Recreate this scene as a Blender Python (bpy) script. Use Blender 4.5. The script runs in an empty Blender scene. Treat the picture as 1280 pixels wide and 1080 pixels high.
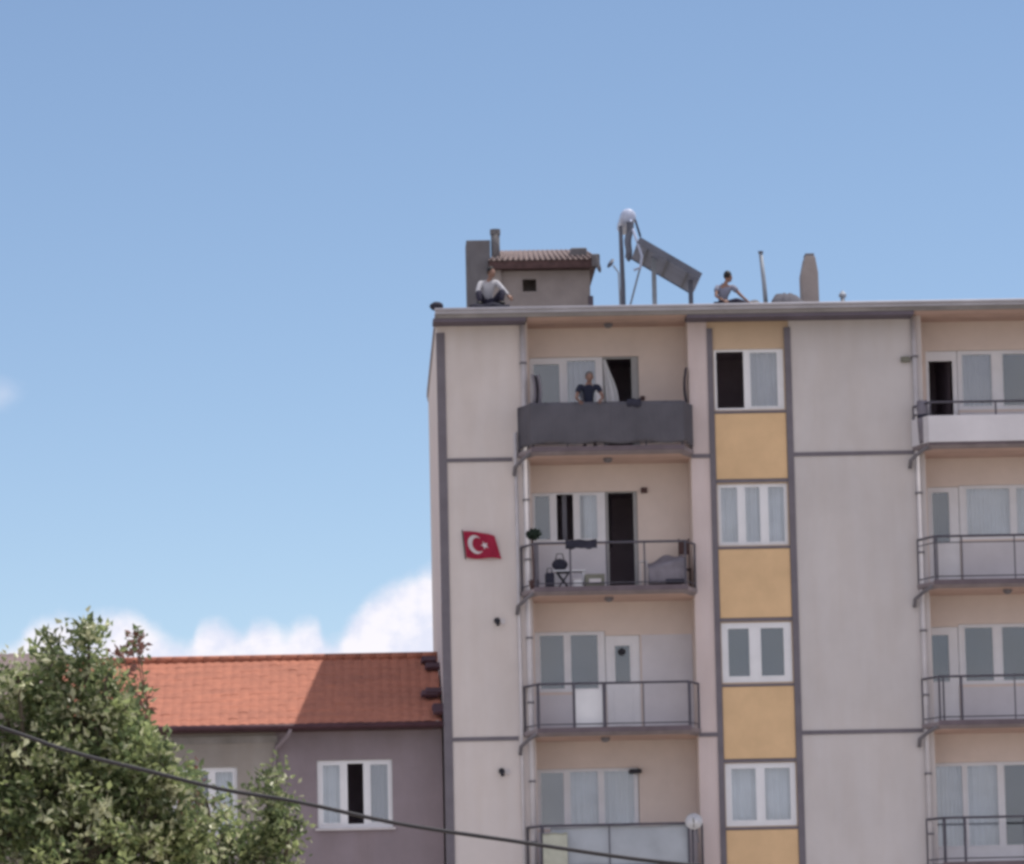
import bpy, bmesh, math, random
from mathutils import Vector, Matrix, noise as mnoise
random.seed(7)
R = math.radians
sc = bpy.context.scene
col = sc.collection

# ---------------------------------------------------------------- camera, sky, sun, exposure
F_PX, YAW, PITCH, ROLL = 5800.0, R(2.0), R(7.3), R(1.25)
CAM = Vector((-1.958, -100.0, 1.6))
AX = Vector((math.sin(YAW)*math.cos(PITCH), math.cos(YAW)*math.cos(PITCH), math.sin(PITCH)))
_r = Vector((math.cos(YAW), -math.sin(YAW), 0)); _u = _r.cross(AX)
RT = _r*math.cos(ROLL) - _u*math.sin(ROLL)
UP = _u*math.cos(ROLL) + _r*math.sin(ROLL)
cd = bpy.data.cameras.new('camera'); cam = bpy.data.objects.new('camera', cd); col.objects.link(cam)
cd.sensor_width = 36.0; cd.lens = 36.0*F_PX/1280.0; cd.clip_start = 0.5; cd.clip_end = 6000
cam.matrix_world = Matrix(((RT.x, UP.x, -AX.x, CAM.x), (RT.y, UP.y, -AX.y, CAM.y), (RT.z, UP.z, -AX.z, CAM.z), (0, 0, 0, 1)))
sc.camera = cam

def pt(px, py, y):
    """surveyed point: where the sight line of a photo pixel meets the vertical plane at depth y (metres)"""
    v = AX*F_PX + RT*(px-640) - UP*(py-540)
    return CAM + v*((y-CAM.y)/v.y)

SUN = Vector((0.36, 0.18, 1.0)).normalized()
sl = bpy.data.lights.new('sun', 'SUN'); so = bpy.data.objects.new('sun', sl); col.objects.link(so)
sl.energy = 3.3; sl.angle = R(0.5); sl.color = (1.0, 0.95, 0.87)
so.rotation_euler = SUN.to_track_quat('Z', 'Y').to_euler(); so.location = (20, 10, 60)

sc.view_settings.view_transform = 'Standard'; sc.view_settings.look = 'None'
sc.view_settings.gamma = 1.0; sc.view_settings.use_curve_mapping = False
sc.view_settings.exposure = 0.47
sc.render.engine = 'CYCLES'
sc.cycles.pixel_filter_type = 'BLACKMAN_HARRIS'; sc.cycles.filter_width = 3.3
sc.cycles.max_bounces = 8; sc.cycles.transparent_max_bounces = 16

w = bpy.data.worlds.new('World'); sc.world = w; w.use_nodes = True
nt = w.node_tree; N = nt.nodes; L = nt.links; N.clear()
def nd(t, **k):
    n = N.new(t)
    for a, b in k.items(): setattr(n, a, b)
    return n
def mth(op, a, b=None, c=None, clamp=False):
    n = nd('ShaderNodeMath', operation=op, use_clamp=clamp)
    for i, v in enumerate((a, b, c)):
        if v is None: continue
        if hasattr(v, 'is_linked'): L.new(v, n.inputs[i])
        else: n.inputs[i].default_value = v
    return n.outputs[0]
sky = nd('ShaderNodeTexSky'); sky.sky_type = 'NISHITA'; sky.sun_disc = False
sky.sun_elevation = math.asin(SUN.z); sky.sun_rotation = math.atan2(SUN.x, SUN.y)
sky.air_density = 1.0; sky.dust_density = 0.0; sky.ozone_density = 2.2; sky.altitude = 2500
tc = nd('ShaderNodeTexCoord')
sep = nd('ShaderNodeSeparateXYZ'); L.new(tc.outputs['Generated'], sep.inputs[0])
dy = mth('MAXIMUM', mth('ABSOLUTE', sep.outputs[1]), 0.05)
u_ = mth('DIVIDE', sep.outputs[0], dy); v_ = mth('DIVIDE', sep.outputs[2], dy)
comb = nd('ShaderNodeCombineXYZ'); L.new(u_, comb.inputs[0]); L.new(v_, comb.inputs[1])
def nz(scale, detail, rough=0.6):
    n = nd('ShaderNodeTexNoise'); n.inputs['Scale'].default_value = scale; n.inputs['Detail'].default_value = detail
    n.inputs['Roughness'].default_value = rough; L.new(comb.outputs[0], n.inputs['Vector']); return n.outputs['Fac']
top_px = [(-60, 815), (0, 812), (22, 800), (45, 775), (75, 767), (110, 768), (140, 764), (168, 768), (195, 783), (225, 803), (237, 803), (247, 782),
          (262, 776), (285, 779), (303, 788), (318, 776), (338, 775), (358, 787), (372, 777), (395, 778), (407, 795), (420, 797), (430, 785), (452, 757), (480, 735), (515, 718), (560, 708), (700, 740)]
U0, U1, V0, V1 = -0.10, 0.06, 0.06, 0.12
fc = nd('ShaderNodeFloatCurve'); cv = fc.mapping.curves[0]
pts = []
for px, py in top_px:
    q = (pt(px, py, 0)-CAM); pts.append(((q.x/q.y-U0)/(U1-U0), (q.z/q.y-V0)/(V1-V0)))
cv.points[0].location = (0, pts[0][1]); cv.points[1].location = (1, 0.3)
for a, b in pts: cv.points.new(a, b)
fc.mapping.update()
L.new(mth('MULTIPLY', mth('SUBTRACT', u_, U0), 1/(U1-U0), clamp=True), fc.inputs['Value'])
vt = mth('ADD', mth('MULTIPLY', fc.outputs[0], V1-V0), V0)
n1 = mth('MULTIPLY', mth('SUBTRACT', nz(140, 7, 0.66), 0.47), 0.0058)
n2 = mth('MULTIPLY', mth('SUBTRACT', nz(9, 3), 0.5), 0.0)
d_ = mth('SUBTRACT', mth('ADD', mth('ADD', vt, n1), n2), v_)
mask = nd('ShaderNodeMapRange', interpolation_type='SMOOTHSTEP'); L.new(d_, mask.inputs[0])
mask.inputs[1].default_value = -0.0016; mask.inputs[2].default_value = 0.0042
# thin veil hugging the right bank, and a faint wisp on the left
cm = nd('ShaderNodeMix', data_type='RGBA')
cloudc = nd('ShaderNodeMix', data_type='RGBA')
cloudc.inputs[6].default_value = (5.9, 6.0, 7.0, 1); cloudc.inputs[7].default_value = (7.3, 7.0, 7.4, 1)
shade = nd('ShaderNodeMapRange', interpolation_type='SMOOTHSTEP'); L.new(nz(95, 6), shade.inputs[0]); shade.inputs[1].default_value = 0.36; shade.inputs[2].default_value = 0.60
L.new(shade.outputs[0], cloudc.inputs[0])
wq = pt(-5, 492, 0)-CAM      # faint wisp at the left edge of the sky
wd = mth('SQRT', mth('ADD', mth('POWER', mth('DIVIDE', mth('SUBTRACT', u_, wq.x/wq.y), 0.0065), 2.0), mth('POWER', mth('DIVIDE', mth('SUBTRACT', v_, wq.z/wq.y), 0.0045), 2.0)))
wisp = nd('ShaderNodeMapRange', interpolation_type='SMOOTHSTEP'); L.new(mth('ADD', wd, mth('MULTIPLY', nz(180, 5), 0.7)), wisp.inputs[0])
wisp.inputs[1].default_value = 1.5; wisp.inputs[2].default_value = 0.3; wisp.inputs[4].default_value = 0.30
tint = nd('ShaderNodeMix', data_type='RGBA', blend_type='MULTIPLY'); tint.inputs[0].default_value = 1.0
L.new(sky.outputs[0], tint.inputs[6]); tint.inputs[7].default_value = (0.99, 0.935, 0.90, 1)
L.new(tint.outputs[2], cm.inputs[6]); L.new(cloudc.outputs[2], cm.inputs[7]); # unseen cumulus added overhead and behind the camera to raise the ambient light
cn = nd('ShaderNodeTexNoise'); cn.inputs['Scale'].default_value = 2.6; cn.inputs['Detail'].default_value = 7; L.new(tc.outputs['Generated'], cn.inputs['Vector'])
cov = nd('ShaderNodeMapRange', interpolation_type='SMOOTHSTEP'); L.new(cn.outputs['Fac'], cov.inputs[0]); cov.inputs[1].default_value = 0.40; cov.inputs[2].default_value = 0.54
side = nd('ShaderNodeMapRange', interpolation_type='SMOOTHSTEP'); L.new(sep.outputs[1], side.inputs[0]); side.inputs[1].default_value = 0.75; side.inputs[2].default_value = 0.35
L.new(mth('MAXIMUM', mth('MAXIMUM', mth('MULTIPLY', mask.outputs[0], 0.93), wisp.outputs[0]), mth('MULTIPLY', cov.outputs[0], side.outputs[0])), cm.inputs[0])
bg = nd('ShaderNodeBackground'); bg.inputs[1].default_value = 0.10
wo = nd('ShaderNodeOutputWorld'); L.new(cm.outputs[2], bg.inputs[0]); L.new(bg.outputs[0], wo.inputs[0])

# ---------------------------------------------------------------- materials
def mat(name, c, rough=0.85, var=0.08, scale=1.5, bump=0.0, bscale=40, metal=0.0, c2=None, spec=0.3, streak=0.0, stretch=None):
    m = bpy.data.materials.new(name); m.use_nodes = True
    t = m.node_tree; n = t.nodes; l = t.links; b = n['Principled BSDF']
    b.inputs['Roughness'].default_value = rough; b.inputs['Metallic'].default_value = metal
    b.inputs['Specular IOR Level'].default_value = spec
    g = n.new('ShaderNodeNewGeometry')
    mp = n.new('ShaderNodeMapping'); l.new(g.outputs['Position'], mp.inputs[0])
    if stretch: mp.inputs['Scale'].default_value = stretch
    no = n.new('ShaderNodeTexNoise'); no.inputs['Scale'].default_value = scale; no.inputs['Detail'].default_value = 6; no.inputs['Roughness'].default_value = 0.65
    l.new(mp.outputs[0], no.inputs['Vector'])
    rp = n.new('ShaderNodeValToRGB'); rp.color_ramp.elements[0].position = 0.3; rp.color_ramp.elements[1].position = 0.72
    c2 = c2 or tuple(x*(1-var*2) for x in c); c1 = tuple(min(1, x*(1+var)) for x in c)
    rp.color_ramp.elements[0].color = (*c2, 1); rp.color_ramp.elements[1].color = (*c1, 1)
    l.new(no.outputs['Fac'], rp.inputs[0]); out = rp.outputs[0]
    if streak:
        mp2 = n.new('ShaderNodeMapping'); mp2.inputs['Scale'].default_value = (1.7, 1.7, 0.30); l.new(g.outputs['Position'], mp2.inputs[0])
        n2 = n.new('ShaderNodeTexNoise'); n2.inputs['Scale'].default_value = 1.6; n2.inputs['Detail'].default_value = 5; l.new(mp2.outputs[0], n2.inputs['Vector'])
        mx = n.new('ShaderNodeMix'); mx.data_type = 'RGBA'; mx.blend_type = 'MULTIPLY'
        r2 = n.new('ShaderNodeValToRGB'); r2.color_ramp.elements[0].position = 0.35; r2.color_ramp.elements[1].position = 0.6
        k = 1-streak; r2.color_ramp.elements[0].color = (k, k*0.985, k*0.97, 1); r2.color_ramp.elements[1].color = (1, 1, 1, 1)
        l.new(n2.outputs['Fac'], r2.inputs[0]); mx.inputs[0].default_value = 1; l.new(out, mx.inputs[6]); l.new(r2.outputs[0], mx.inputs[7]); out = mx.outputs[2]
    l.new(out, b.inputs['Base Color'])
    if bump:
        nb = n.new('ShaderNodeTexNoise'); nb.inputs['Scale'].default_value = bscale; nb.inputs['Detail'].default_value = 4; l.new(g.outputs['Position'], nb.inputs['Vector'])
        bp = n.new('ShaderNodeBump'); bp.inputs['Strength'].default_value = bump; bp.inputs['Distance'].default_value = 0.02
        l.new(nb.outputs['Fac'], bp.inputs['Height']); l.new(bp.outputs[0], b.inputs['Normal'])
    return m

def glass_mat(name, tint=(0.92, 0.94, 0.96), refl=0.12, dirt=(0.3, 0.33, 0.34), dirtk=0.08):
    m = bpy.data.materials.new(name); m.use_nodes = True
    t = m.node_tree; n = t.nodes; l = t.links; n.clear()
    tr = n.new('ShaderNodeBsdfTransparent'); tr.inputs[0].default_value = (*tint, 1)
    gl = n.new('ShaderNodeBsdfGlossy'); gl.inputs['Roughness'].default_value = 0.04; gl.inputs[0].default_value = (0.9, 0.93, 0.95, 1)
    df = n.new('ShaderNodeBsdfDiffuse'); df.inputs[0].default_value = (*dirt, 1)
    m1 = n.new('ShaderNodeMixShader'); m1.inputs[0].default_value = refl
    m2 = n.new('ShaderNodeMixShader')
    no = n.new('ShaderNodeTexNoise'); no.inputs['Scale'].default_value = 1.3; g = n.new('ShaderNodeNewGeometry'); l.new(g.outputs['Position'], no.inputs['Vector'])
    mm = n.new('ShaderNodeMath'); mm.operation = 'MULTIPLY'; mm.inputs[1].default_value = dirtk*2; l.new(no.outputs['Fac'], mm.inputs[0]); l.new(mm.outputs[0], m2.inputs[0])
    l.new(tr.outputs[0], m1.inputs[1]); l.new(gl.outputs[0], m1.inputs[2]); l.new(m1.outputs[0], m2.inputs[1]); l.new(df.outputs[0], m2.inputs[2])
    o = n.new('ShaderNodeOutputMaterial'); l.new(m2.outputs[0], o.inputs[0]); return m

def thin_mat(name, c, trans=0.3, var=0.15, scale=3.0, gloss=0.0, c2=None):
    m = bpy.data.materials.new(name); m.use_nodes = True
    t = m.node_tree; n = t.nodes; l = t.links; n.clear()
    g = n.new('ShaderNodeNewGeometry'); no = n.new('ShaderNodeTexNoise'); no.inputs['Scale'].default_value = scale; no.inputs['Detail'].default_value = 4
    l.new(g.outputs['Position'], no.inputs['Vector'])
    rp = n.new('ShaderNodeValToRGB'); rp.color_ramp.elements[0].position = 0.35; rp.color_ramp.elements[1].position = 0.65
    c2 = c2 or tuple(x*(1-var*2) for x in c)
    rp.color_ramp.elements[0].color = (*c2, 1); rp.color_ramp.elements[1].color = (*[min(1, x*(1+var)) for x in c], 1); l.new(no.outputs['Fac'], rp.inputs[0])
    df = n.new('ShaderNodeBsdfDiffuse'); tl = n.new('ShaderNodeBsdfTranslucent'); l.new(rp.outputs[0], df.inputs[0]); l.new(rp.outputs[0], tl.inputs[0])
    m1 = n.new('ShaderNodeMixShader'); m1.inputs[0].default_value = trans; l.new(df.outputs[0], m1.inputs[1]); l.new(tl.outputs[0], m1.inputs[2]); out = m1.outputs[0]
    if gloss:
        gl = n.new('ShaderNodeBsdfGlossy'); gl.inputs['Roughness'].default_value = 0.38; gl.inputs[0].default_value = (0.9, 0.9, 0.85, 1)
        m2 = n.new('ShaderNodeMixShader'); m2.inputs[0].default_value = gloss; l.new(out, m2.inputs[1]); l.new(gl.outputs[0], m2.inputs[2]); out = m2.outputs[0]
    o = n.new('ShaderNodeOutputMaterial'); l.new(out, o.inputs[0]); return m

M = dict(
    facade=mat('facade_plaster', (0.64, 0.585, 0.575), 0.9, 0.045, 0.5, 0.35, 45, streak=0.035),
    facade2=mat('facade_plaster_right', (0.565, 0.53, 0.535), 0.9, 0.045, 0.5, 0.35, 45, streak=0.04),  # facade plaster again, slightly darker and greyer than the left wall
    pier=mat('pier_plaster', (0.62, 0.53, 0.53), 0.9, 0.04, 0.7, 0.25, 60, streak=0.05),
    warm=mat('loggia_plaster', (0.70, 0.60, 0.55), 0.9, 0.05, 0.8, 0.25, 60),
    ceil=mat('loggia_ceiling_paint', (0.60, 0.43, 0.37), 0.9, 0.08, 1.2),
    white_wall=mat('whitewash_and_lit_wall', (0.64, 0.62, 0.66), 0.9, 0.05, 1.0, 0.2),
    trim=mat('grey_trim_paint', (0.165, 0.15, 0.175), 0.85, 0.08, 2.0),
    ochre=mat('ochre_plaster', (0.69, 0.475, 0.28), 0.9, 0.06, 1.3, 0.3, 45),
    beige=mat('beige_plaster', (0.56, 0.42, 0.30), 0.9, 0.05, 0.9, 0.2, 60),
    lip=mat('dark_slab_lip', (0.15, 0.12, 0.14), 0.85, 0.12, 2.5),
    slab=mat('slab_edge_paint', (0.27, 0.23, 0.245), 0.85, 0.12, 2.5, 0.2),
    fascia=mat('fascia_metal', (0.42, 0.41, 0.46), 0.6, 0.1, 1.2),
    soffit=mat('soffit_shade_dark', (0.13, 0.11, 0.14), 0.8, 0.1, 1.5),
    roofing=mat('roof_membrane', (0.25, 0.23, 0.22), 0.95, 0.15, 1.0),
    pvc=mat('white_window_plastic', (0.74, 0.74, 0.78), 0.45, 0.03, 3.0, spec=0.5),
    greyframe=mat('grey_window_frame', (0.34, 0.34, 0.35), 0.5, 0.05, 3.0),
    pipe=mat('pale_drain_pipe', (0.56, 0.53, 0.55), 0.6, 0.08, 2.5),
    pipe2=mat('grey_drain_pipe', (0.17, 0.16, 0.18), 0.6, 0.12, 2.5),
    rail=mat('dark_rail_paint', (0.085, 0.08, 0.105), 0.5, 0.15, 8.0),
    room=mat('dim_room_walls', (0.42, 0.36, 0.42), 0.95, 0.1, 1.0),
    sheet=mat('charcoal_balcony_cloth', (0.10, 0.097, 0.117), 0.9, 0.10, 1.6),
    cement=mat('rough_cement', (0.30, 0.28, 0.27), 0.95, 0.12, 1.8, 0.4, 30, streak=0.12),
    hut=mat('hut_plaster', (0.33, 0.29, 0.28), 0.95, 0.10, 1.5, 0.3),
    dkpanel=mat('weathered_grey_render', (0.17, 0.165, 0.18), 0.9, 0.14, 1.4, streak=0.15),
    galv=mat('galvanised_steel', (0.30, 0.33, 0.38), 0.6, 0.12, 4, metal=0.15),
    steel=mat('dark_steel', (0.12, 0.13, 0.17), 0.5, 0.12, 4),
    tank=mat('pale_tank_enamel', (0.42, 0.47, 0.62), 0.35, 0.05, 3),
    collector=mat('solar_collector_back', (0.24, 0.27, 0.38), 0.55, 0.10, 2),
    absorber=mat('solar_absorber', (0.02, 0.025, 0.04), 0.15, 0.1, 5),
    red=thin_mat('red_flag_cloth', (0.38, 0.035, 0.075), 0.25, 0.06, 5),
    white=thin_mat('white_cloth', (0.75, 0.72, 0.75), 0.25, 0.04),
    curtain=thin_mat('white_curtain', (0.86, 0.88, 0.92), 0.25, 0.04, 2),
    curtain2=thin_mat('grey_curtain', (0.42, 0.42, 0.48), 0.3, 0.05, 2),
    black=mat('black_plastic', (0.02, 0.02, 0.028), 0.5, 0.1, 5),
    dkcloth=mat('dark_cloth', (0.035, 0.035, 0.055), 0.9, 0.2, 9),
    greycloth=mat('mauve_grey_throw', (0.20, 0.185, 0.22), 0.9, 0.12, 5),
    brown=mat('dark_brown_wood', (0.09, 0.05, 0.05), 0.7, 0.2, 8),
    crate=mat('olive_crate_plastic', (0.18, 0.18, 0.15), 0.7, 0.1, 8),
    yellowcloth=mat('faded_yellow_cloth', (0.46, 0.47, 0.40), 0.9, 0.08, 4),
    bluesheet=mat('pale_blue_grey_sheet', (0.40, 0.43, 0.48), 0.85, 0.08, 1.2),
    mauve=mat('mauve_house_plaster', (0.27, 0.225, 0.25), 0.95, 0.07, 0.7, 0.3, 50, streak=0.06),
    tan=mat('tan_house_plaster', (0.33, 0.30, 0.28), 0.95, 0.08, 0.7, 0.3, 50, streak=0.08),
    gutter=mat('dark_gutter', (0.07, 0.03, 0.04), 0.6, 0.15, 3),
    leafpot=mat('dark_foliage', (0.03, 0.05, 0.035), 0.8, 0.3, 20),
    concrete=mat('pavement_concrete', (0.44, 0.41, 0.38), 0.9, 0.1, 1.5, 0.2),
    asphalt=mat('asphalt', (0.10, 0.10, 0.10), 0.9, 0.15, 2, 0.3, 60),
    earth=mat('dry_ground', (0.42, 0.37, 0.30), 0.95, 0.2, 0.4),
    bark=mat('tree_bark', (0.12, 0.10, 0.075), 0.95, 0.25, 12, 0.5, 40),
    skin=mat('skin', (0.24, 0.14, 0.11), 0.55, 0.05, 10),
    hair=mat('black_hair', (0.012, 0.010, 0.012), 0.6, 0.2, 60),
    greyhair=mat('greying_hair', (0.13, 0.12, 0.13), 0.7, 0.2, 60),
    wshirt=mat('white_shirt', (0.42, 0.42, 0.46), 0.85, 0.06, 12),
    gshirt=mat('blue_grey_shirt', (0.20, 0.21, 0.28), 0.85, 0.08, 12),
    bshirt=mat('navy_shirt', (0.018, 0.022, 0.045), 0.85, 0.1, 12),
    jeans=mat('dark_trousers', (0.03, 0.028, 0.05), 0.9, 0.15, 12),
    shoe=mat('black_shoe', (0.02, 0.02, 0.02), 0.5, 0.1, 12),
    glass=glass_mat('window_glass'),
    glass2=glass_mat('tinted_window_glass', (0.5, 0.56, 0.60), 0.15, (0.25, 0.28, 0.30), 0.14),
    cable=mat('black_cable_sheath', (0.03, 0.028, 0.035), 0.6, 0.1, 4),
)

# roof tile material: brick-red clay with weathering
def tile_mat(name, c, c2):
    m = mat(name, c, 0.9, 0.1, 1.1, 0.0, c2=c2, stretch=(0.6, 2.2, 2.2))
    t = m.node_tree; n = t.nodes; l = t.links; b = n['Principled BSDF']
    old = b.inputs['Base Color'].links[0].from_socket
    g = n.new('ShaderNodeNewGeometry'); no = n.new('ShaderNodeTexNoise'); no.inputs['Scale'].default_value = 7; no.inputs['Detail'].default_value = 3
    l.new(g.outputs['Position'], no.inputs['Vector'])
    r2 = n.new('ShaderNodeValToRGB'); r2.color_ramp.elements[0].position = 0.35; r2.color_ramp.elements[1].position = 0.65
    r2.color_ramp.elements[0].color = (0.88, 0.86, 0.86, 1); r2.color_ramp.elements[1].color = (1.06, 1.05, 1.03, 1); l.new(no.outputs['Fac'], r2.inputs[0])
    mx = n.new('ShaderNodeMix'); mx.data_type = 'RGBA'; mx.blend_type = 'MULTIPLY'; mx.inputs[0].default_value = 1
    l.new(old, mx.inputs[6]); l.new(r2.outputs[0], mx.inputs[7]); l.new(mx.outputs[2], b.inputs['Base Color']); return m
M['tile'] = tile_mat('clay_roof_tile', (0.37, 0.145, 0.095), (0.30, 0.125, 0.088))
M['oldtile'] = tile_mat('old_brown_roof_tile', (0.21, 0.165, 0.165), (0.14, 0.11, 0.11))

# ---------------------------------------------------------------- object helpers
ORG = {}
def tag(o, label=None, cat=None, group=None, kind=None):
    if label: o['label'] = label
    if cat: o['category'] = cat
    if group: o['group'] = group
    if kind: o['kind'] = kind
    return o
def empty(name, loc, label=None, cat=None, group=None):
    o = bpy.data.objects.new(name, None); col.objects.link(o); o.location = loc; o.empty_display_size = 0.2
    ORG[o.name] = Vector(loc); return tag(o, label, cat, group)
class MB:
    def __init__(s): s.v = []; s.f = []
    def quad(s, a, b, c, d):
        i = len(s.v); s.v += [Vector(a), Vector(b), Vector(c), Vector(d)]; s.f.append((i, i+1, i+2, i+3)); return s
    def poly(s, pts):
        i = len(s.v); s.v += [Vector(p) for p in pts]; s.f.append(tuple(range(i, i+len(pts)))); return s
    def box(s, x0, x1, y0, y1, z0, z1):
        i = len(s.v)
        s.v += [Vector(p) for p in ((x0,y0,z0),(x1,y0,z0),(x1,y1,z0),(x0,y1,z0),(x0,y0,z1),(x1,y0,z1),(x1,y1,z1),(x0,y1,z1))]
        s.f += [tuple(i+k for k in q) for q in ((3,2,1,0),(4,5,6,7),(0,1,5,4),(1,2,6,5),(2,3,7,6),(3,0,4,7))]; return s
    def obox(s, c, ex, ey, ez):
        """oriented box: centre and three half-extent vectors"""
        c, ex, ey, ez = map(Vector, (c, ex, ey, ez)); i = len(s.v)
        for k in (-1, 1):
            for a, b in ((-1,-1),(1,-1),(1,1),(-1,1)): s.v.append(c+ex*a+ey*b+ez*k)
        s.f += [tuple(i+k for k in q) for q in ((3,2,1,0),(4,5,6,7),(0,1,5,4),(1,2,6,5),(2,3,7,6),(3,0,4,7))]; return s
    def tube(s, pts, r, n=8, cap=True):
        pts = [Vector(p) for p in pts]; rs = r if isinstance(r, (list, tuple)) else [r]*len(pts)
        i0 = len(s.v); prev = None
        for k, p in enumerate(pts):
            d = (pts[min(k+1, len(pts)-1)]-pts[max(k-1, 0)]).normalized()
            a = prev - d*prev.dot(d) if prev else d.orthogonal()
            if a.length < 1e-5: a = d.orthogonal()
            a.normalize(); prev = a; b = d.cross(a)
            for j in range(n):
                t = 2*math.pi*j/n; s.v.append(p+(a*math.cos(t)+b*math.sin(t))*rs[k])
        for k in range(len(pts)-1):
            for j in range(n):
                q = i0+k*n; s.f.append((q+j, q+(j+1) % n, q+n+(j+1) % n, q+n+j))
        if cap:
            s.f.append(tuple(i0+j for j in reversed(range(n)))); q = i0+(len(pts)-1)*n; s.f.append(tuple(q+j for j in range(n)))
        return s
    def lathe(s, c, axis, prof, n=20):
        """prof: list of (distance along axis, radius)"""
        c = Vector(c); ax = Vector(axis).normalized()
        return s.tube([c+ax*t for t, _ in prof], [max(r, 1e-4) for _, r in prof], n)
    def ell(s, c, rx, ry, rz, nu=14, nv=9, jit=0.0):
        c = Vector(c); i0 = len(s.v)
        for a in range(nv+1):
            th = math.pi*a/nv
            for b in range(nu):
                ph = 2*math.pi*b/nu
                k = 1+jit*(random.random()-0.5)
                s.v.append(c+Vector((rx*math.sin(th)*math.cos(ph), ry*math.sin(th)*math.sin(ph), rz*math.cos(th)))*k)
        for a in range(nv):
            for b in range(nu):
                q = i0+a*nu; s.f.append((q+b, q+nu+b, q+nu+(b+1) % nu, q+(b+1) % nu))
        return s
    def grid(s, fn, nu, nv, thick=None):
        i0 = len(s.v)
        for a in range(nu+1):
            for b in range(nv+1): s.v.append(Vector(fn(a/nu, b/nv)))
        for a in range(nu):
            for b in range(nv):
                q = i0+a*(nv+1)+b; s.f.append((q, q+nv+1, q+nv+2, q+1))
        return s
    def add(s, me, mw=None):
        i0 = len(s.v)
        for v in me.vertices: s.v.append((mw @ v.co) if mw else v.co.copy())
        for p in me.polygons: s.f.append(tuple(i0+k for k in p.vertices))
        return s
    def build(s, name, m, parent=None, org=None, smooth=False, bevel=0, solid=0, label=None):
        if org is None: org = ORG[parent.name] if parent else Vector((0, 0, 0))
        org = Vector(org)
        me = bpy.data.meshes.new(name); me.from_pydata([v-org for v in s.v], [], s.f); me.validate(); me.update()
        if bevel or solid or True:
            bm = bmesh.new(); bm.from_mesh(me)
            if smooth or bevel: bmesh.ops.remove_doubles(bm, verts=bm.verts, dist=1e-5)
            bm.to_mesh(me); bm.free()
        o = bpy.data.objects.new(name, me); col.objects.link(o)
        for x in (m if isinstance(m, (list, tuple)) else [m]): me.materials.append(x)
        if smooth: me.polygons.foreach_set('use_smooth', [True]*len(me.polygons))
        if bevel:
            b = o.modifiers.new('bevel', 'BEVEL'); b.width = bevel; b.segments = 2; b.limit_method = 'ANGLE'
        if solid:
            b = o.modifiers.new('solid', 'SOLIDIFY'); b.thickness = solid; b.offset = 0
        ORG[o.name] = org
        if parent: o.parent = parent; o.location = org-ORG[parent.name]
        else: o.location = org
        if label: o['label'] = label
        return o

def holed(mb, x0, x1, z0, z1, holes, y0, y1):
    """wall slab between y0 (front) and y1 (back) with rectangular holes and their reveals"""
    xs = sorted({x0, x1, *[h[0] for h in holes], *[h[1] for h in holes]}); zs = sorted({z0, z1, *[h[2] for h in holes], *[h[3] for h in holes]})
    def solid(i, j):
        if i < 0 or j < 0 or i >= len(xs)-1 or j >= len(zs)-1: return None
        cx = (xs[i]+xs[i+1])/2; cz = (zs[j]+zs[j+1])/2
        return not any(h[0] < cx < h[1] and h[2] < cz < h[3] for h in holes)
    for i in range(len(xs)-1):
        for j in range(len(zs)-1):
            if not solid(i, j): continue
            a, b, c, d = xs[i], xs[i+1], zs[j], zs[j+1]
            mb.quad((a,y0,c),(b,y0,c),(b,y0,d),(a,y0,d)); mb.quad((b,y1,c),(a,y1,c),(a,y1,d),(b,y1,d))
            if not solid(i-1, j): mb.quad((a,y1,c),(a,y0,c),(a,y0,d),(a,y1,d))
            if not solid(i+1, j): mb.quad((b,y0,c),(b,y1,c),(b,y1,d),(b,y0,d))
            if not solid(i, j-1): mb.quad((a,y1,c),(b,y1,c),(b,y0,c),(a,y0,c))
            if not solid(i, j+1): mb.quad((a,y0,d),(b,y0,d),(b,y1,d),(a,y1,d))
    return mb

def curtain_mb(mb, x0, x1, z0, z1, y, amp=0.025, folds=None):
    folds = folds or max(3, int((x1-x0)*random.uniform(6, 12))); ph = random.random()*6
    return mb.grid(lambda a, b: (x0+(x1-x0)*a, y+amp*math.sin(a*folds*6.28+ph+0.6*math.sin(b*3))*(0.6+0.4*(1-b)), z0+(z1-z0)*b), folds*8, 6)

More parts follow.
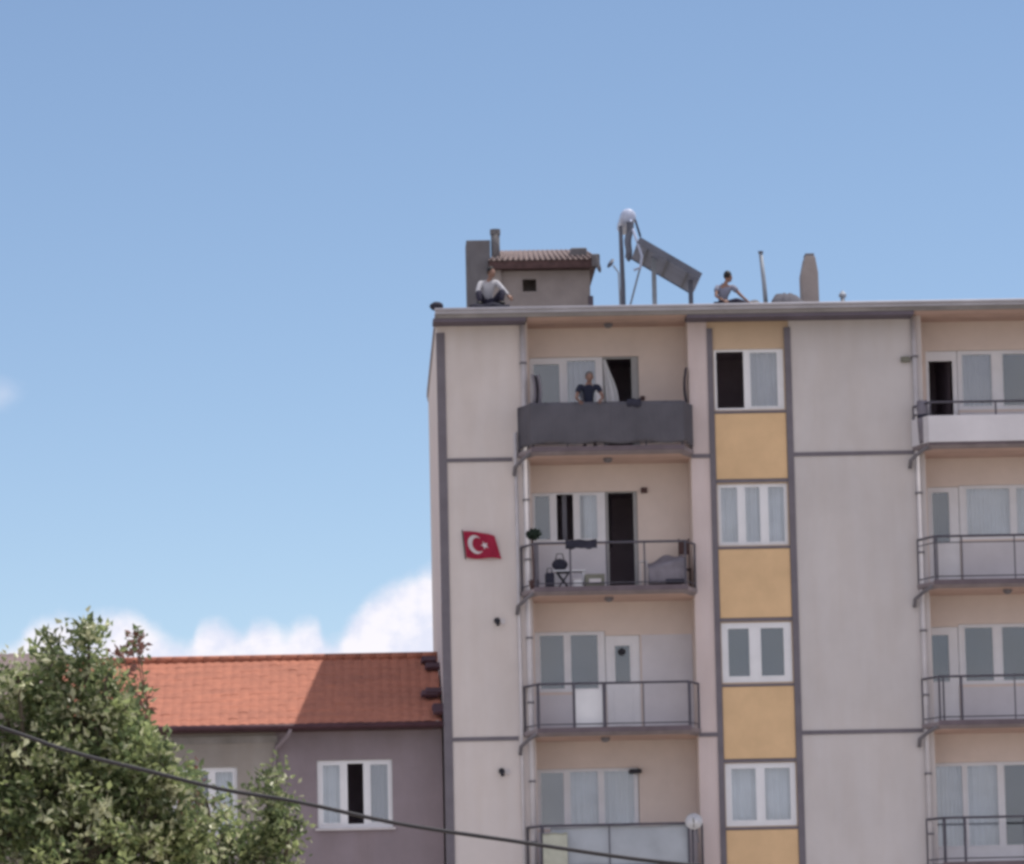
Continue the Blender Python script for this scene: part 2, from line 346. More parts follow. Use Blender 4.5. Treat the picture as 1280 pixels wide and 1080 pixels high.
# window assembly: cols = [(x0, x1, z0, z1, kind)], kind in open/glass/tint/curtain/greycurtain/part
def window(parent, name, x0, x1, z0, z1, y, cols, frame=None, label=None, sill=None, depth=0.07, room=2.6):
    frame = frame or M['pvc']
    fb = MB(); holed(fb, x0, x1, z0, z1, [c[:4] for c in cols], y, y+depth)
    wroot = fb.build(name, frame, parent, org=((x0+x1)/2, y, z0), bevel=0.008, label=label)
    if sill: MB().box(x0-0.05, x1+0.05, y-sill, y+0.01, z0-0.05, z0-0.002).build('sill', M['slab'] if frame is not M['pvc'] else M['pipe'], wroot)
    for c in cols:
        a, b, lo, hi, kind = c
        if kind not in ('open', 'part'):
            # sash ring standing slightly proud of the frame, then the pane
            t = 0.028
            holed(MB(), a-0.012, b+0.012, lo-0.012, hi+0.012, [(a+t, b-t, lo+t, hi-t)], y-0.012, y+0.05).build('sash', frame, wroot, bevel=0.005)
            MB().box(a+t, b-t, y+0.02, y+0.032, lo+t, hi-t).build('glass', M['glass2'] if kind == 'tint' else M['glass'], wroot)
        if kind in ('curtain', 'greycurtain'):
            curtain_mb(MB(), a-0.01, b+0.01, lo-0.02, hi+0.04, y+0.16).build('curtain', M['curtain'] if kind == 'curtain' else M['curtain2'], wroot, smooth=True)
        if kind == 'part':
            curtain_mb(MB(), a+(b-a)*0.35, a+(b-a)*0.62, lo-0.02, hi+0.04, y+0.16).build('curtain', M['curtain2'], wroot, smooth=True)
        if kind == 'half':
            curtain_mb(MB(), a+(b-a)*0.3, b, lo-0.02, hi+0.04, y+0.16).build('curtain', M['curtain'], wroot, smooth=True)
    # the dim room behind the opening: five inner faces
    rb = MB(); Y0, Y1 = y+depth+0.12, y+depth+room; a, b, lo, hi = x0-0.15, x1+0.15, z0-0.1, z1+0.15
    rb.quad((a,Y1,lo),(b,Y1,lo),(b,Y1,hi),(a,Y1,hi)); rb.quad((a,Y0,lo),(b,Y0,lo),(b,Y1,lo),(a,Y1,lo)); rb.quad((a,Y0,hi),(b,Y0,hi),(b,Y1,hi),(a,Y1,hi))
    rb.quad((a,Y0,lo),(a,Y1,lo),(a,Y1,hi),(a,Y0,hi)); rb.quad((b,Y0,lo),(b,Y1,lo),(b,Y1,hi),(b,Y0,hi))
    rb.build('room_interior', M['room'], wroot)
    return wroot

# ---------------------------------------------------------------- the ground
g = MB(); g.grid(lambda a, b: (-2500+5000*a, -600+4000*b, 0), 40, 40).build('ground', M['earth'])['kind'] = 'structure'
tag(MB().box(-400, 400, -22, -12, -0.2, 0.03).build('road', M['asphalt']), kind='structure')
tag(MB().box(-400, 400, -12, -1.6, -0.2, 0.15).build('pavement', M['concrete']), kind='structure')

# ---------------------------------------------------------------- apartment building
apt = empty('apartment_building', (7.9, 6, 0), 'tall grey plastered apartment block with ochre stair strip and recessed balconies', 'apartment building')
FL = [13.95, 10.92, 7.89, 4.86, 1.83]                     # balcony floor levels, top storey first
CE = [16.83, 13.80, 10.77, 7.74, 4.71]                    # ceilings above them
L1 = (1.90, 5.42); L2 = (10.52, 14.04)                    # the two loggia bays
XR = 16.0
b = MB()
b.box(-0.07, 1.90, 0, 12, 0, 16.83)
MB().box(7.62, 10.52, 0, 12, 0, 16.83).build('wall', M['facade2'], apt, label='plaster panel right of the ochre strip, slightly darker and greyer in tone')
MB().box(14.04, XR, 0, 12, 0, 16.83).build('wall', M['facade2'], apt)
b.box(1.90, 5.42, 4.2, 12, 0, 16.83); b.box(10.52, 14.04, 4.2, 12, 0, 16.83); b.box(5.83, 7.62, 3.4, 12, 0, 16.83)
b.box(1.90, 5.42, 0.25, 4.2, 0, 1.68); b.box(10.52, 14.04, 0.25, 4.2, 0, 1.68)
b.build('wall', M['facade'], apt, label='pale beige plaster wall with the flag')
MB().box(5.42, 5.83, 0, 12, 0, 16.83).build('pier', M['pier'], apt, label='narrow pinkish plaster pier between the balconies and the ochre strip')
# grey painted trim
for x0, x1, z0, z1 in ((-0.078, 0.11, 0, 16.62), (5.83, 5.955, 0, 16.62), (7.52, 7.66, 0, 16.62)):
    MB().box(x0, x1, -0.028, 0.02, z0, z1).build('vertical_trim', M['trim'], apt)
for x0, x1 in ((0.11, 1.53), (5.43, 5.83), (7.66, 10.28), (14.1, XR)):
    for z in (13.775, 7.715, 1.66):
        MB().box(x0, x1, -0.022, 0.02, z, z+0.085).build('string_course', M['trim'], apt)
# stair strip: windows with ochre panels between
SW = [(14.82, 16.16), (11.85, 13.20), (8.87, 10.17), (5.77, 7.13), (2.74, 4.10)]
s = MB(); holed(s, 5.83, 7.62, 0, 16.83, [(5.97, 7.50, a, c) for a, c in SW], 0.03, 0.23).build('stair_wall', M['beige'], apt)
och = [(13.30, 14.74), (10.27, 11.77), (7.22, 8.78), (4.19, 5.69), (1.2, 2.66)]
for a, c in och:
    MB().box(5.957, 7.518, 0.0, 0.03, a, c).build('ochre_panel', M['ochre'], apt, bevel=0.01)
    MB().box(5.957, 7.518, -0.012, 0.03, a-0.075, a-0.004).build('panel_trim', M['trim'], apt)
    MB().box(5.957, 7.518, -0.012, 0.03, c+0.004, c+0.055).build('panel_trim', M['trim'], apt)
window(apt, 'stair_window', 5.97, 7.50, *SW[0], 0.07, [(6.03, 6.62, 14.87, 16.11, 'open'), (6.74, 7.38, 14.87, 16.11, 'greycurtain')], label='top stair window with its left leaf open')
window(apt, 'stair_window', 5.97, 7.50, *SW[1], 0.07, [(6.02, 6.43, 11.90, 13.15, 'curtain'), (6.55, 6.92, 11.90, 13.15, 'curtain'), (7.05, 7.45, 11.90, 13.15, 'curtain')], label='three-leaf stair window with pale curtains')
window(apt, 'stair_window', 5.97, 7.50, *SW[2], 0.04, [(6.09, 6.60, 8.98, 10.07, 'tint'), (6.80, 7.35, 8.98, 10.07, 'tint')], label='two-leaf stair window with dark panes')
window(apt, 'stair_window', 5.97, 7.50, *SW[3], 0.04, [(6.08, 6.66, 5.87, 7.04, 'curtain'), (6.80, 7.40, 5.87, 7.04, 'curtain')], label='two-leaf stair window with pale curtains')
window(apt, 'stair_window', 5.97, 7.50, *SW[4], 0.04, [(6.08, 6.66, 2.84, 4.0, 'curtain'), (6.80, 7.40, 2.84, 4.0, 'curtain')])

YB = 0.90
def bay(x0, x1, i, holes, lower=None):
    z0, z1 = FL[i], CE[i]
    holed(MB(), x0, x1, z0-0.15, z1, holes, YB, YB+0.22).build('loggia_wall', M['warm'], apt)
    MB().box(x0, x0+0.012, 0.02, YB, z0, z1-0.012).build('side_wall_lining', M['warm'], apt)
    MB().box(x1-0.012, x1, 0.02, YB, z0, z1-0.012).build('side_wall_lining', M['warm'], apt)
    MB().box(x0+0.012, x1-0.012, 0.0, YB, z1-0.014, z1-0.002).build('ceiling', M['ceil'], apt)
    # closing slab between rooms
    MB().box(x0, x1, YB+0.22, 4.2, z0-0.16, z0-0.11).build('floor_slab', M['slab'], apt)
def slab(x0, x1, i):
    """trapezoid balcony slab, a little wider at the facade than at its front edge"""
    z = FL[i]; a, c, ar, cr = x0+0.02, x1-0.21, x0-0.26, x1+0.06; T = 0.145
    out = [(ar, 0.0), (a, -0.8), (c, -0.8), (cr, 0.0), (x1, 0.0), (x1, YB), (x0, YB), (x0, 0.0)]
    mb = MB(); mb.poly([(x, y, z) for x, y in out]); k_ = 0.10
    inn = [(ar+k_, 0.0), (a+k_*0.7, -0.8+k_), (c-k_*0.7, -0.8+k_), (cr-k_, 0.0)] + out[4:]
    mb.poly([(x, y, z-T) for x, y in reversed(inn)])
    for m_ in range(3):
        p, q, p2, q2 = out[m_], out[m_+1], inn[m_], inn[m_+1]
        mb.quad((*p, z-0.085), (*q, z-0.085), (*q, z), (*p, z)); mb.quad((*p2, z-T), (*q2, z-T), (*q, z-0.085), (*p, z-0.085))
    r = mb.build('balcony', M['slab'], apt, org=((a+c)/2, -0.4, z-T))
    MB().poly([(ar+0.12, -0.002, z-T-0.004), (a+0.09, -0.68, z-T-0.004), (c-0.09, -0.68, z-T-0.004), (cr-0.12, -0.002, z-T-0.004)]).build('soffit', M['ceil'], r)
    MB().box(a-0.01, c+0.01, -0.825, -0.801, z-0.075, z+0.03).build('slab_lip', M['lip'], r)
    return r, a, c
def railing(r, a, c, i, posts, h=0.95, mid=False):
    z = FL[i]; t = z+h
    mb = MB()
    A, B_, C_, D = (a-0.24, -0.02), (a+0.03, -0.77), (c-0.03, -0.77), (c+0.23, -0.02)
    for p, q in ((A, B_), (B_, C_), (C_, D)):
        mb.tube([(*p, t), (*q, t)], 0.026, 8)
        mb.tube([(*p, z+0.1), (*q, z+0.1)], 0.014, 6)
        if mid: mb.tube([(*p, z+h*0.86), (*q, z+h*0.86)], 0.012, 6)
    mb.build('handrail', M['rail'], r, smooth=False)
    for (x, y, rr) in [(*B_, 0.024), (*C_, 0.024), (*A, 0.022), (*D, 0.022)] + [(x, -0.77, k) for x, k in posts]:
        MB().tube([(x, y, z-0.01), (x, y, t)], rr, 8).build('baluster', M['rail'], r)
# --- left bay
head = [16.17, 13.18, 10.12, 7.13, 4.1]
sillz = [14.95, 12.08, 8.80, 5.83, 2.8]
lw = []
holesL = [
    [(1.98, 3.60, sillz[0], head[0]), (3.60, 4.38, FL[0]+0.02, head[0])],
    [(1.96, 3.58, sillz[1], head[1]), (3.58, 4.28, FL[1]+0.02, head[1])],
    [(1.96, 3.50, sillz[2], head[2]), (3.50, 4.26, FL[2]+0.02, head[2]-0.1)],
    [(1.94, 4.16, sillz[3], head[3])],
    [(1.94, 4.16, sillz[4], head[4])]]
for i in range(5): bay(*L1, i, holesL[i])
yw = YB+0.05
window(apt, 'balcony_window', 1.98, 3.595, sillz[0], head[0], yw, [(2.04, 2.66, sillz[0]+0.05, head[0]-0.12, 'tint'), (2.78, 3.46, sillz[0]+0.05, head[0]-0.05, 'greycurtain')], label='balcony window with a pale curtain behind its right pane')
window(apt, 'balcony_door', 3.605, 4.38, FL[0]+0.02, head[0], yw, [(3.66, 4.22, FL[0]+0.08, head[0]-0.05, 'open')], frame=M['greyframe'], label='open balcony door of the top flat')
dc_ = [o_ for o_ in apt.children if o_.name.startswith('balcony_door')][0]
MB().grid(lambda a_, b_: (3.60+0.10*b_+(0.06+0.20*math.sin(math.pi*min(1, b_*1.0))*(0.4+b_))*a_, YB-0.02-0.18*math.sin(math.pi*b_*0.7)*a_+0.02*math.sin(a_*12), head[0]-0.08-1.45*b_), 12, 16).build('door_curtain', M['curtain'], dc_, smooth=True)
window(apt, 'balcony_window', 1.96, 3.575, sillz[1], head[1], yw, [(2.0, 2.38, sillz[1]+0.05, head[1]-0.04, 'tint'), (2.51, 2.87, sillz[1]+0.05, head[1]-0.04, 'part'), (2.99, 3.42, sillz[1]+0.05, head[1]-0.04, 'half')])
window(apt, 'balcony_door', 3.585, 4.28, FL[1]+0.02, head[1], yw, [(3.64, 4.19, FL[1]+0.05, head[1]-0.03, 'open')], frame=M['greyframe'], label='open dark balcony door')
window(apt, 'balcony_window', 1.96, 3.495, sillz[2], head[2], yw, [(2.05, 2.62, sillz[2]+0.05, head[2]-0.05, 'tint'), (2.72, 3.36, sillz[2]+0.05, head[2]-0.05, 'tint')])
dr = window(apt, 'balcony_door', 3.505, 4.26, FL[2]+0.02, head[2]-0.1, yw, [(3.68, 4.06, 8.98, 9.82, 'tint')], label='white balcony door with a half glazed upper panel')
MB().box(3.66, 4.08, yw-0.015, yw, FL[2]+0.15, 8.84).build('door_panel', M['pvc'], dr, bevel=0.01)
MB().ell((3.86, yw-0.005, 9.66), 0.085, 0.02, 0.085).build('round_sticker', M['black'], dr, smooth=True)
window(apt, 'balcony_window', 1.94, 4.15, sillz[3], head[3], yw, [(2.0, 2.55, sillz[3]+0.05, head[3]-0.05, 'glass'), (2.64, 3.30, sillz[3]+0.05, head[3]-0.04, 'curtain'), (3.38, 4.08, sillz[3]+0.05, head[3]-0.04, 'curtain')])
window(apt, 'balcony_window', 1.94, 4.15, sillz[4], head[4], yw, [(2.0, 2.55, sillz[4]+0.05, head[4]-0.05, 'tint'), (2.64, 3.30, sillz[4]+0.05, head[4]-0.04, 'curtain'), (3.38, 4.08, sillz[4]+0.05, head[4]-0.04, 'tint')])
# paler patches on the back walls: brighter light there put into the colour
MB().box(1.93, 3.56, YB-0.006, YB, FL[1], sillz[1]-0.06).build('lit_wall_patch', M['white_wall'], apt)
MB().box(1.93, 3.49, YB-0.006, YB, FL[2], sillz[2]-0.06).build('lit_wall_patch', M['white_wall'], apt)
MB().box(4.29, 5.40, YB-0.006, YB, FL[2], head[2]-0.1).build('lit_wall_patch', M['white_wall'], apt)
MB().box(1.93, 5.40, YB-0.006, YB, FL[3], sillz[3]-0.06).build('lit_wall_patch', M['white_wall'], apt)
for i_, hz in ((0, sillz[0]-0.16), (1, sillz[1]-0.16), (2, sillz[2]-0.06)):
    MB().box((11.43, 11.37, 11.25)[i_], 13.9, YB-0.006, YB, FL[i_], hz).build('lit_wall_patch', M['white_wall'], apt)
# --- right bay
holesR = [
    [(10.72, 11.42, FL[0]+0.02, head[0]), (11.42, 13.9, sillz[0]-0.1, head[0])],
    [(10.66, 11.36, FL[1]+0.02, head[1]-0.03), (11.36, 13.6, sillz[1]-0.1, head[1]+0.0)],
    [(10.56, 11.24, FL[2]+0.02, head[2]-0.05), (11.24, 13.6, sillz[2], head[2])],
    [(10.56, 13.6, FL[3]+0.02, head[3]-0.03)],
    [(10.56, 13.6, sillz[4], head[4])]]
for i in range(5): bay(*L2, i, holesR[i])
window(apt, 'balcony_door', 10.72, 11.415, FL[0]+0.02, head[0], yw, [(10.79, 11.31, FL[0]+0.07, head[0]-0.22, 'open')], label='open balcony door of the right top flat')
window(apt, 'balcony_window', 11.425, 13.9, sillz[0]-0.1, head[0], yw, [(11.50, 12.20, sillz[0]-0.04, head[0]-0.06, 'greycurtain'), (12.40, 13.0, sillz[0]-0.04, head[0]-0.06, 'tint'), (13.15, 13.8, sillz[0]-0.04, head[0]-0.06, 'tint')])
d2 = window(apt, 'balcony_door', 10.66, 11.355, FL[1]+0.02, head[1]-0.03, yw, [(10.74, 11.16, 11.9, head[1]-0.12, 'tint')], label='white balcony door with a grey upper pane')
window(apt, 'balcony_window', 11.365, 13.6, sillz[1]-0.1, head[1], yw, [(11.50, 12.5, sillz[1]-0.04, head[1]-0.05, 'curtain'), (12.6, 13.5, sillz[1]-0.04, head[1]-0.05, 'curtain')])
window(apt, 'balcony_door', 10.56, 11.235, FL[2]+0.02, head[2]-0.05, yw, [(10.63, 11.05, 8.85, head[2]-0.20, 'tint')], label='white balcony door with a dark upper pane')
window(apt, 'balcony_window', 11.245, 13.6, sillz[2], head[2], yw, [(11.36, 12.02, sillz[2]+0.05, head[2]-0.05, 'tint'), (12.18, 12.8, sillz[2]+0.05, head[2]-0.05, 'tint'), (12.9, 13.5, sillz[2]+0.05, head[2]-0.05, 'tint')])
window(apt, 'balcony_window', 10.56, 13.6, FL[3]+0.02, head[3]-0.03, yw, [(10.62, 11.25, FL[3]+0.4, head[3]-0.08, 'curtain'), (11.31, 12.02, FL[3]+0.4, head[3]-0.08, 'curtain'), (12.12, 12.9, FL[3]+0.4, head[3]-0.08, 'tint'), (13.0, 13.5, FL[3]+0.4, head[3]-0.08, 'tint')])
window(apt, 'balcony_window', 10.56, 13.6, sillz[4], head[4], yw, [(10.66, 11.25, sillz[4]+0.06, head[4]-0.06, 'curtain'), (11.35, 12.02, sillz[4]+0.06, head[4]-0.06, 'tint'), (12.12, 13.5, sillz[4]+0.06, head[4]-0.06, 'tint')])
# balconies: slabs and railings
postsL = [[(2.7, .018), (3.5, .018), (4.4, .018)], [(2.0, .016), (2.70, .02), (3.48, .014), (4.3, .018)], [(1.93, .022), (2.71, .03), (3.36, .038), (4.2, .014), (5.2, .024)], [(1.98, .026), (3.4, .014), (5.1, .022)], [(2.7, .02), (4.2, .02)]]
postsR = [[(12.0, .02)], [(10.62, .016), (11.16, .014), (12.3, .014), (13.2, .014)], [(10.66, .02), (11.05, .026), (12.2, .014), (13.2, .014)], [(10.59, .026), (11.02, .03), (12.3, .014), (13.2, .014)], [(11.0, .02), (12.5, .02)]]
BL, BR = [], []
for i in range(5):
    for (bx, posts, acc) in ((L1, postsL, BL), (L2, postsR, BR)):
        r, a, c = slab(*bx, i)
        if acc is BL: r['label'] = ['top balcony of the left bay', 'cluttered second balcony of the left bay with thin railing', 'third balcony of the left bay, open railing', 'lowest visible balcony of the left bay', 'first floor balcony of the left bay'][i]
        railing(r, a, c, i, posts[i], h=0.97 if not (acc is BR and i == 0) else 0.86, mid=(acc is BR and i == 1))
        # drain spout under the left corner, elbowing back to the wall
        z = FL[i]
        MB().tube([(a+0.0, -0.66, z-0.06), (a-0.06, -0.66, z-0.12), (a-0.20, -0.36, z-0.20), (a-0.34, -0.09, z-0.32), (a-0.36, -0.07, z-0.50)], 0.042, 8).build('drain_elbow', M['pipe2'], r, smooth=True)
        acc.append((r, a, c))
# white parapet panel on the right top balcony
r, a, c = BR[0]
MB().box(a-0.03, c+0.03, -0.86, -0.835, FL[0]-0.02, FL[0]+0.56).build('parapet_panel', M['white_wall'], r, label='whitewashed parapet panel', bevel=0.01)
MB().obox((a-0.155, -0.43, FL[0]+0.27), (0.128, -0.40, 0), (0.012, 0.004, 0), (0, 0, 0.29)).build('parapet_panel', M['white_wall'], r)
# downpipes
MB().tube([(1.81, -0.055, 0), (1.81, -0.055, 16.8)], 0.062, 10).build('downpipe', M['pipe'], apt, smooth=True)
MB().tube([(1.60, -0.04, 0), (1.60, -0.04, 14.4)], 0.036, 8).build('downpipe', M['pipe'], apt, smooth=True)
MB().tube([(10.36, -0.055, 0), (10.36, -0.055, 16.8)], 0.055, 10).build('downpipe', M['pipe'], apt, smooth=True)
for z in (15.9, 14.6, 12.9, 11.6, 9.9, 8.5, 6.8, 5.5):
    for x in (1.81, 10.36): MB().box(x-0.075, x+0.075, -0.125, 0.0, z, z+0.04).build('pipe_clamp', M['pipe2'], apt)
# vents and lamp on the facade
for x, z in ((1.12, 10.31), (1.15, 7.06)):
    v = MB().tube([(x, 0.0, z), (x, -0.06, z)], 0.065, 14).build('flue_vent', M['black'], apt)
    MB().tube([(x+0.13, 0.0, z-0.02), (x+0.13, -0.03, z-0.02)], 0.06, 12).build('flue_patch', M['pipe'], v)
    MB().tube([(x, -0.05, z), (x+0.02, -0.12, z-0.1)], 0.04, 10).build('flue_spout', M['black'], v)
v = MB().box(10.06, 10.26, -0.1, 0, 15.80, 15.92).build('wall_lamp', M['crate'], apt, bevel=0.02)
# ceiling and wall lamps in the loggias
for x, y, z in ((3.6, -0.1, 13.79), (3.55, -0.1, 10.76), (3.4, -0.1, 7.73), (12.2, -0.2, 10.76), (3.7, 0.3, 16.81)):
    MB().lathe((x, y, z), (0, 0, -1), [(-0.02, 0.09), (0.02, 0.10), (0.06, 0.09), (0.09, 0.05), (0.10, 0.0)], 16).build('ceiling_lamp', M['pipe2'], apt, smooth=True)
MB().box(4.36, 4.5, YB-0.08, YB, 13.13, 13.25).build('wall_lamp', M['brown'], apt, bevel=0.02)
wl = MB().box(3.95, 4.22, YB-0.16, YB, 7.0, 7.09).build('wall_lamp', M['black'], apt, bevel=0.02)
MB().box(4.40, 4.50, YB-0.07, YB, 15.18, 15.28).build('wall_lamp', M['brown'], apt, bevel=0.02)
# roof: overhanging slab, fascia, soffit
rf = MB().box(-0.078, XR+0.2, -0.72, 12.7, 16.835, 16.99).build('roof', M['roofing'], apt, org=(7.9, 6, 16.83))
MB().box(-0.098, XR+0.235, -0.755, -0.722, 16.925, 17.045).build('fascia', M['fascia'], rf, bevel=0.008)
MB().box(-0.098, -0.080, -0.72, 12.7, 16.925, 17.045).build('fascia', M['fascia'], rf)
MB().tube([(-0.11, -0.785, 17.02), (XR+0.2, -0.785, 17.02)], 0.032, 10).build('gutter', M['fascia'], rf, smooth=True)
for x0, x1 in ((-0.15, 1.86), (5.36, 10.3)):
    MB().box(x0, x1, -0.70, -0.01, 16.76, 16.832).build('eave_soffit', M['soffit'], rf)  # shadow line under the eaves, put into the dark colour of these strips
MB().quad((1.9, -0.7, 16.83), (5.36, -0.7, 16.83), (5.36, 0.0, 16.83), (1.9, 0.0, 16.83)).build('eave_soffit', M['ceil'], rf)
MB().quad((10.3, -0.7, 16.83), (14.04, -0.7, 16.83), (14.04, 0.0, 16.83), (10.3, 0.0, 16.83)).build('eave_soffit', M['ceil'], rf)
# shallow rise of the roof covering, and the low heap of tiles
MB().poly([(-0.1, 0.0, 16.995), (XR, 0.0, 16.995), (XR-2, 6, 17.25), (2, 6, 17.25)]).poly([(-0.1, 12, 16.995), (2, 6, 17.25), (XR-2, 6, 17.25), (XR, 12, 16.995)]).poly([(-0.1, 0, 16.995), (2, 6, 17.25), (-0.1, 12, 16.995)]).poly([(XR, 0, 16.995), (XR, 12, 16.995), (XR-2, 6, 17.25)]).build('roof_covering', M['roofing'], rf)

# roof hut
YH = 3.0
hut = MB()
holed(hut, 1.40, 3.47, 17.0, 18.45, [(1.95, 2.26, 17.98, 18.26)], YH, YH+0.15)
hut.box(1.40, 1.55, YH+0.15, 5.4, 17.0, 18.45).box(3.32, 3.47, YH+0.15, 5.4, 17.0, 18.45).box(1.55, 3.32, 5.25, 5.4, 17.0, 18.45).box(1.55, 3.32, YH+0.6, YH+0.7, 17.0, 18.45)
hr = hut.build('stair_hut', M['hut'], apt, org=(2.4, YH, 17.0), label='small plastered hut on the roof with one square opening')
# low hipped tiled roof with bumpy courses
def hip(mb, x0, x1, y0, y1, z0, z1, inset):
    mb.poly([(x0, y0, z0), (x1, y0, z0), (x1-inset, (y0+y1)/2, z1), (x0+inset, (y0+y1)/2, z1)])
    mb.poly([(x1, y1, z0), (x0, y1, z0), (x0+inset, (y0+y1)/2, z1), (x1-inset, (y0+y1)/2, z1)])
    mb.poly([(x0, y1, z0), (x0, y0, z0), (x0+inset, (y0+y1)/2, z1)]); mb.poly([(x1, y0, z0), (x1, y1, z0), (x1-inset, (y0+y1)/2, z1)])
    return mb
hrr = hip(MB(), 1.18, 3.62, YH-0.35, 5.75, 18.64, 19.12, 0.22).build('tiled_roof', M['oldtile'], hr)
MB().box(1.20, 3.60, YH-0.33, 5.7, 18.46, 18.63).build('eave_board', M['brown'], hrr)
mb = MB()
for k in range(20): 
    x = 1.24+2.36*k/19
    mb.tube([(x, YH-0.38, 18.66), (1.38+(x-1.18)*0.84, 4.15, 19.10)], 0.028, 6)
mb.build('tile_ridges', M['oldtile'], hrr, smooth=True)
mb = MB().box(3.05, 3.42, YH+0.1, YH+0.5, 18.78, 18.98).box(3.5, 3.68, YH-0.42, YH-0.2, 18.46, 18.75); mb.build('loose_tiles', M['dkpanel'], hrr, bevel=0.03)
MB().tube([(3.58, YH-0.42, 18.7), (3.66, YH-0.44, 18.4), (3.68, YH-0.42, 18.32)], [0.06, 0.05, 0.02], 7).build('hanging_flashing', M['dkpanel'], hrr)
MB().box(3.42, 3.53, YH-0.06, YH, 17.0, 17.85).build('hut_downpipe', M['soffit'], hr)
# grey chimney block left of the hut with a taller pipe
MB().box(0.70, 1.24, YH, YH+0.9, 17.0, 19.17).build('chimney_block', M['dkpanel'], apt, bevel=0.015, label='dark grey rendered chimney block beside the roof hut')
ch = MB().box(1.25, 1.47, YH-0.1, YH+0.3, 17.0, 18.75).build('chimney', M['hut'], apt, bevel=0.01)
MB().tube([(1.36, YH+0.1, 18.7), (1.36, YH+0.1, 19.36)], 0.10, 14).build('flue_pipe', M['dkpanel'], ch, smooth=True)
MB().tube([(1.36, YH+0.1, 19.30), (1.36, YH+0.1, 19.42)], 0.118, 14).build('flue_cap', M['dkpanel'], ch)
# right chimney: tapered shoulders
c2 = MB(); yc0, yc1 = 2.0, 2.6
prof = [(8.16, 17.0), (8.53, 17.0), (8.52, 18.15), (8.46, 18.52), (8.24, 18.52), (8.15, 18.12)]
c2.poly([(x, yc0, z) for x, z in prof]); c2.poly([(x, yc1, z) for x, z in reversed(prof)])
for k in range(len(prof)):
    p, q = prof[k], prof[(k+1) % len(prof)]; c2.quad((p[0], yc0, p[1]), (p[0], yc1, p[1]), (q[0], yc1, q[1]), (q[0], yc0, q[1]))
c2r = c2.build('chimney', M['hut'], apt, bevel=0.012, label='tapered plastered chimney')
MB().box(8.25, 8.45, yc0+0.1, yc1-0.1, 18.52, 18.60).build('chimney_cap', M['dkpanel'], c2r, bevel=0.01)
v = MB().tube([(9.05, 2.0, 17.0), (9.05, 2.0, 17.62)], 0.05, 10).build('vent_pipe', M['galv'], apt, smooth=True)
MB().lathe((9.05, 2.0, 17.58), (0, 0, 1), [(0, 0.085), (0.06, 0.085), (0.14, 0.02)], 12).build('vent_cap', M['galv'], v)

# ---------------------------------------------------------------- rooftop things
t = empty('solar_water_heater', (5.0, 2.6, 17.1), 'solar water heater with pale tank above a sloping collector, on the flat roof', 'solar heater')
ya, yb = 1.2, 3.4
MB().lathe((4.28, ya+0.3, 19.42), (0, 1, 0), [(0, 0.0), (0.02, 0.12), (0.06, 0.155), (0.14, 0.175), (1.55, 0.175), (1.63, 0.155), (1.7, 0.0)], 22).build('tank', M['tank'], t, smooth=True)
# collector slopes down to the right
P0 = Vector((4.50, 0, 18.86)); P1 = Vector((5.86, 0, 18.02)); dd = (P1-P0); nn = Vector((-dd.z, 0, dd.x)).normalized()
if nn.z < 0: nn = -nn
cc = (P0+P1)/2 - nn*0.06 + Vector((0, (ya+yb)/2, 0))
MB().obox(cc, dd/2, (0, (yb-ya)/2, 0), nn*0.055).build('collector_panel', M['collector'], t, bevel=0.01)
MB().obox(cc+nn*0.061, dd*0.47, (0, (yb-ya)*0.47, 0), nn*0.004).build('collector_glass', M['absorber'], t)
for f_ in (-0.32, 0.0, 0.32): MB().obox(cc+dd*f_-nn*0.068, dd.normalized()*0.022, (0, (yb-ya)/2, 0), nn*0.014).build('cross_bar', M['steel'], t)
for sg in (-1, 1): MB().obox(cc+Vector((0, sg*((yb-ya)/2+0.012), 0)), dd/2, (0, 0.01, 0), nn*0.075).build('collector_frame', M['steel'], t)
ym = 1.9
MB().tube([(4.12, ym, 17.0), (4.14, ym, 17.9), (4.12, ym, 19.25)], [0.075, 0.055, 0.045], 8).build('stand_post', M['steel'], t)
MB().box(4.79, 4.89, ym-0.04, ym+0.04, 17.0, 18.52).build('stand_post', M['galv'], t)
MB().box(5.60, 5.70, ym-0.04, ym+0.04, 17.0, 18.0).build('stand_post', M['steel'], t)
MB().tube([(4.18, ym+0.02, 17.05), (4.42, ym+0.02, 17.9), (4.62, ym+0.02, 18.6)], 0.022, 6).build('brace', M['galv'], t)
MB().box(4.17, 5.62, ym-0.02, ym+0.02, 17.02, 17.06).build('stand_rail', M['steel'], t)
MB().grid(lambda a, b: (4.16+0.15*a+0.06*(1-b)+0.02*math.sin(9*b), ya+0.14+0.05*math.sin(a*5+b*4), 19.25-(0.80+0.10*math.sin(a*3))*b), 6, 10).build('side_bracket', M['steel'], t, solid=0.01)
MB().tube([(4.33, ya+0.28, 19.3), (4.36, ya+0.1, 19.05), (4.45, ya+0.02, 18.75), (4.54, ya+0.02, 18.45), (4.50, ya+0.05, 18.2), (4.36, ya+0.1, 18.15)], 0.03, 8).build('hot_water_pipe', M['tank'], t, smooth=True)
MB().tube([(4.42, ya+0.2, 19.3), (4.52, ya+0.1, 18.9)], 0.025, 8).build('feed_pipe', M['dkcloth'], t, smooth=True)

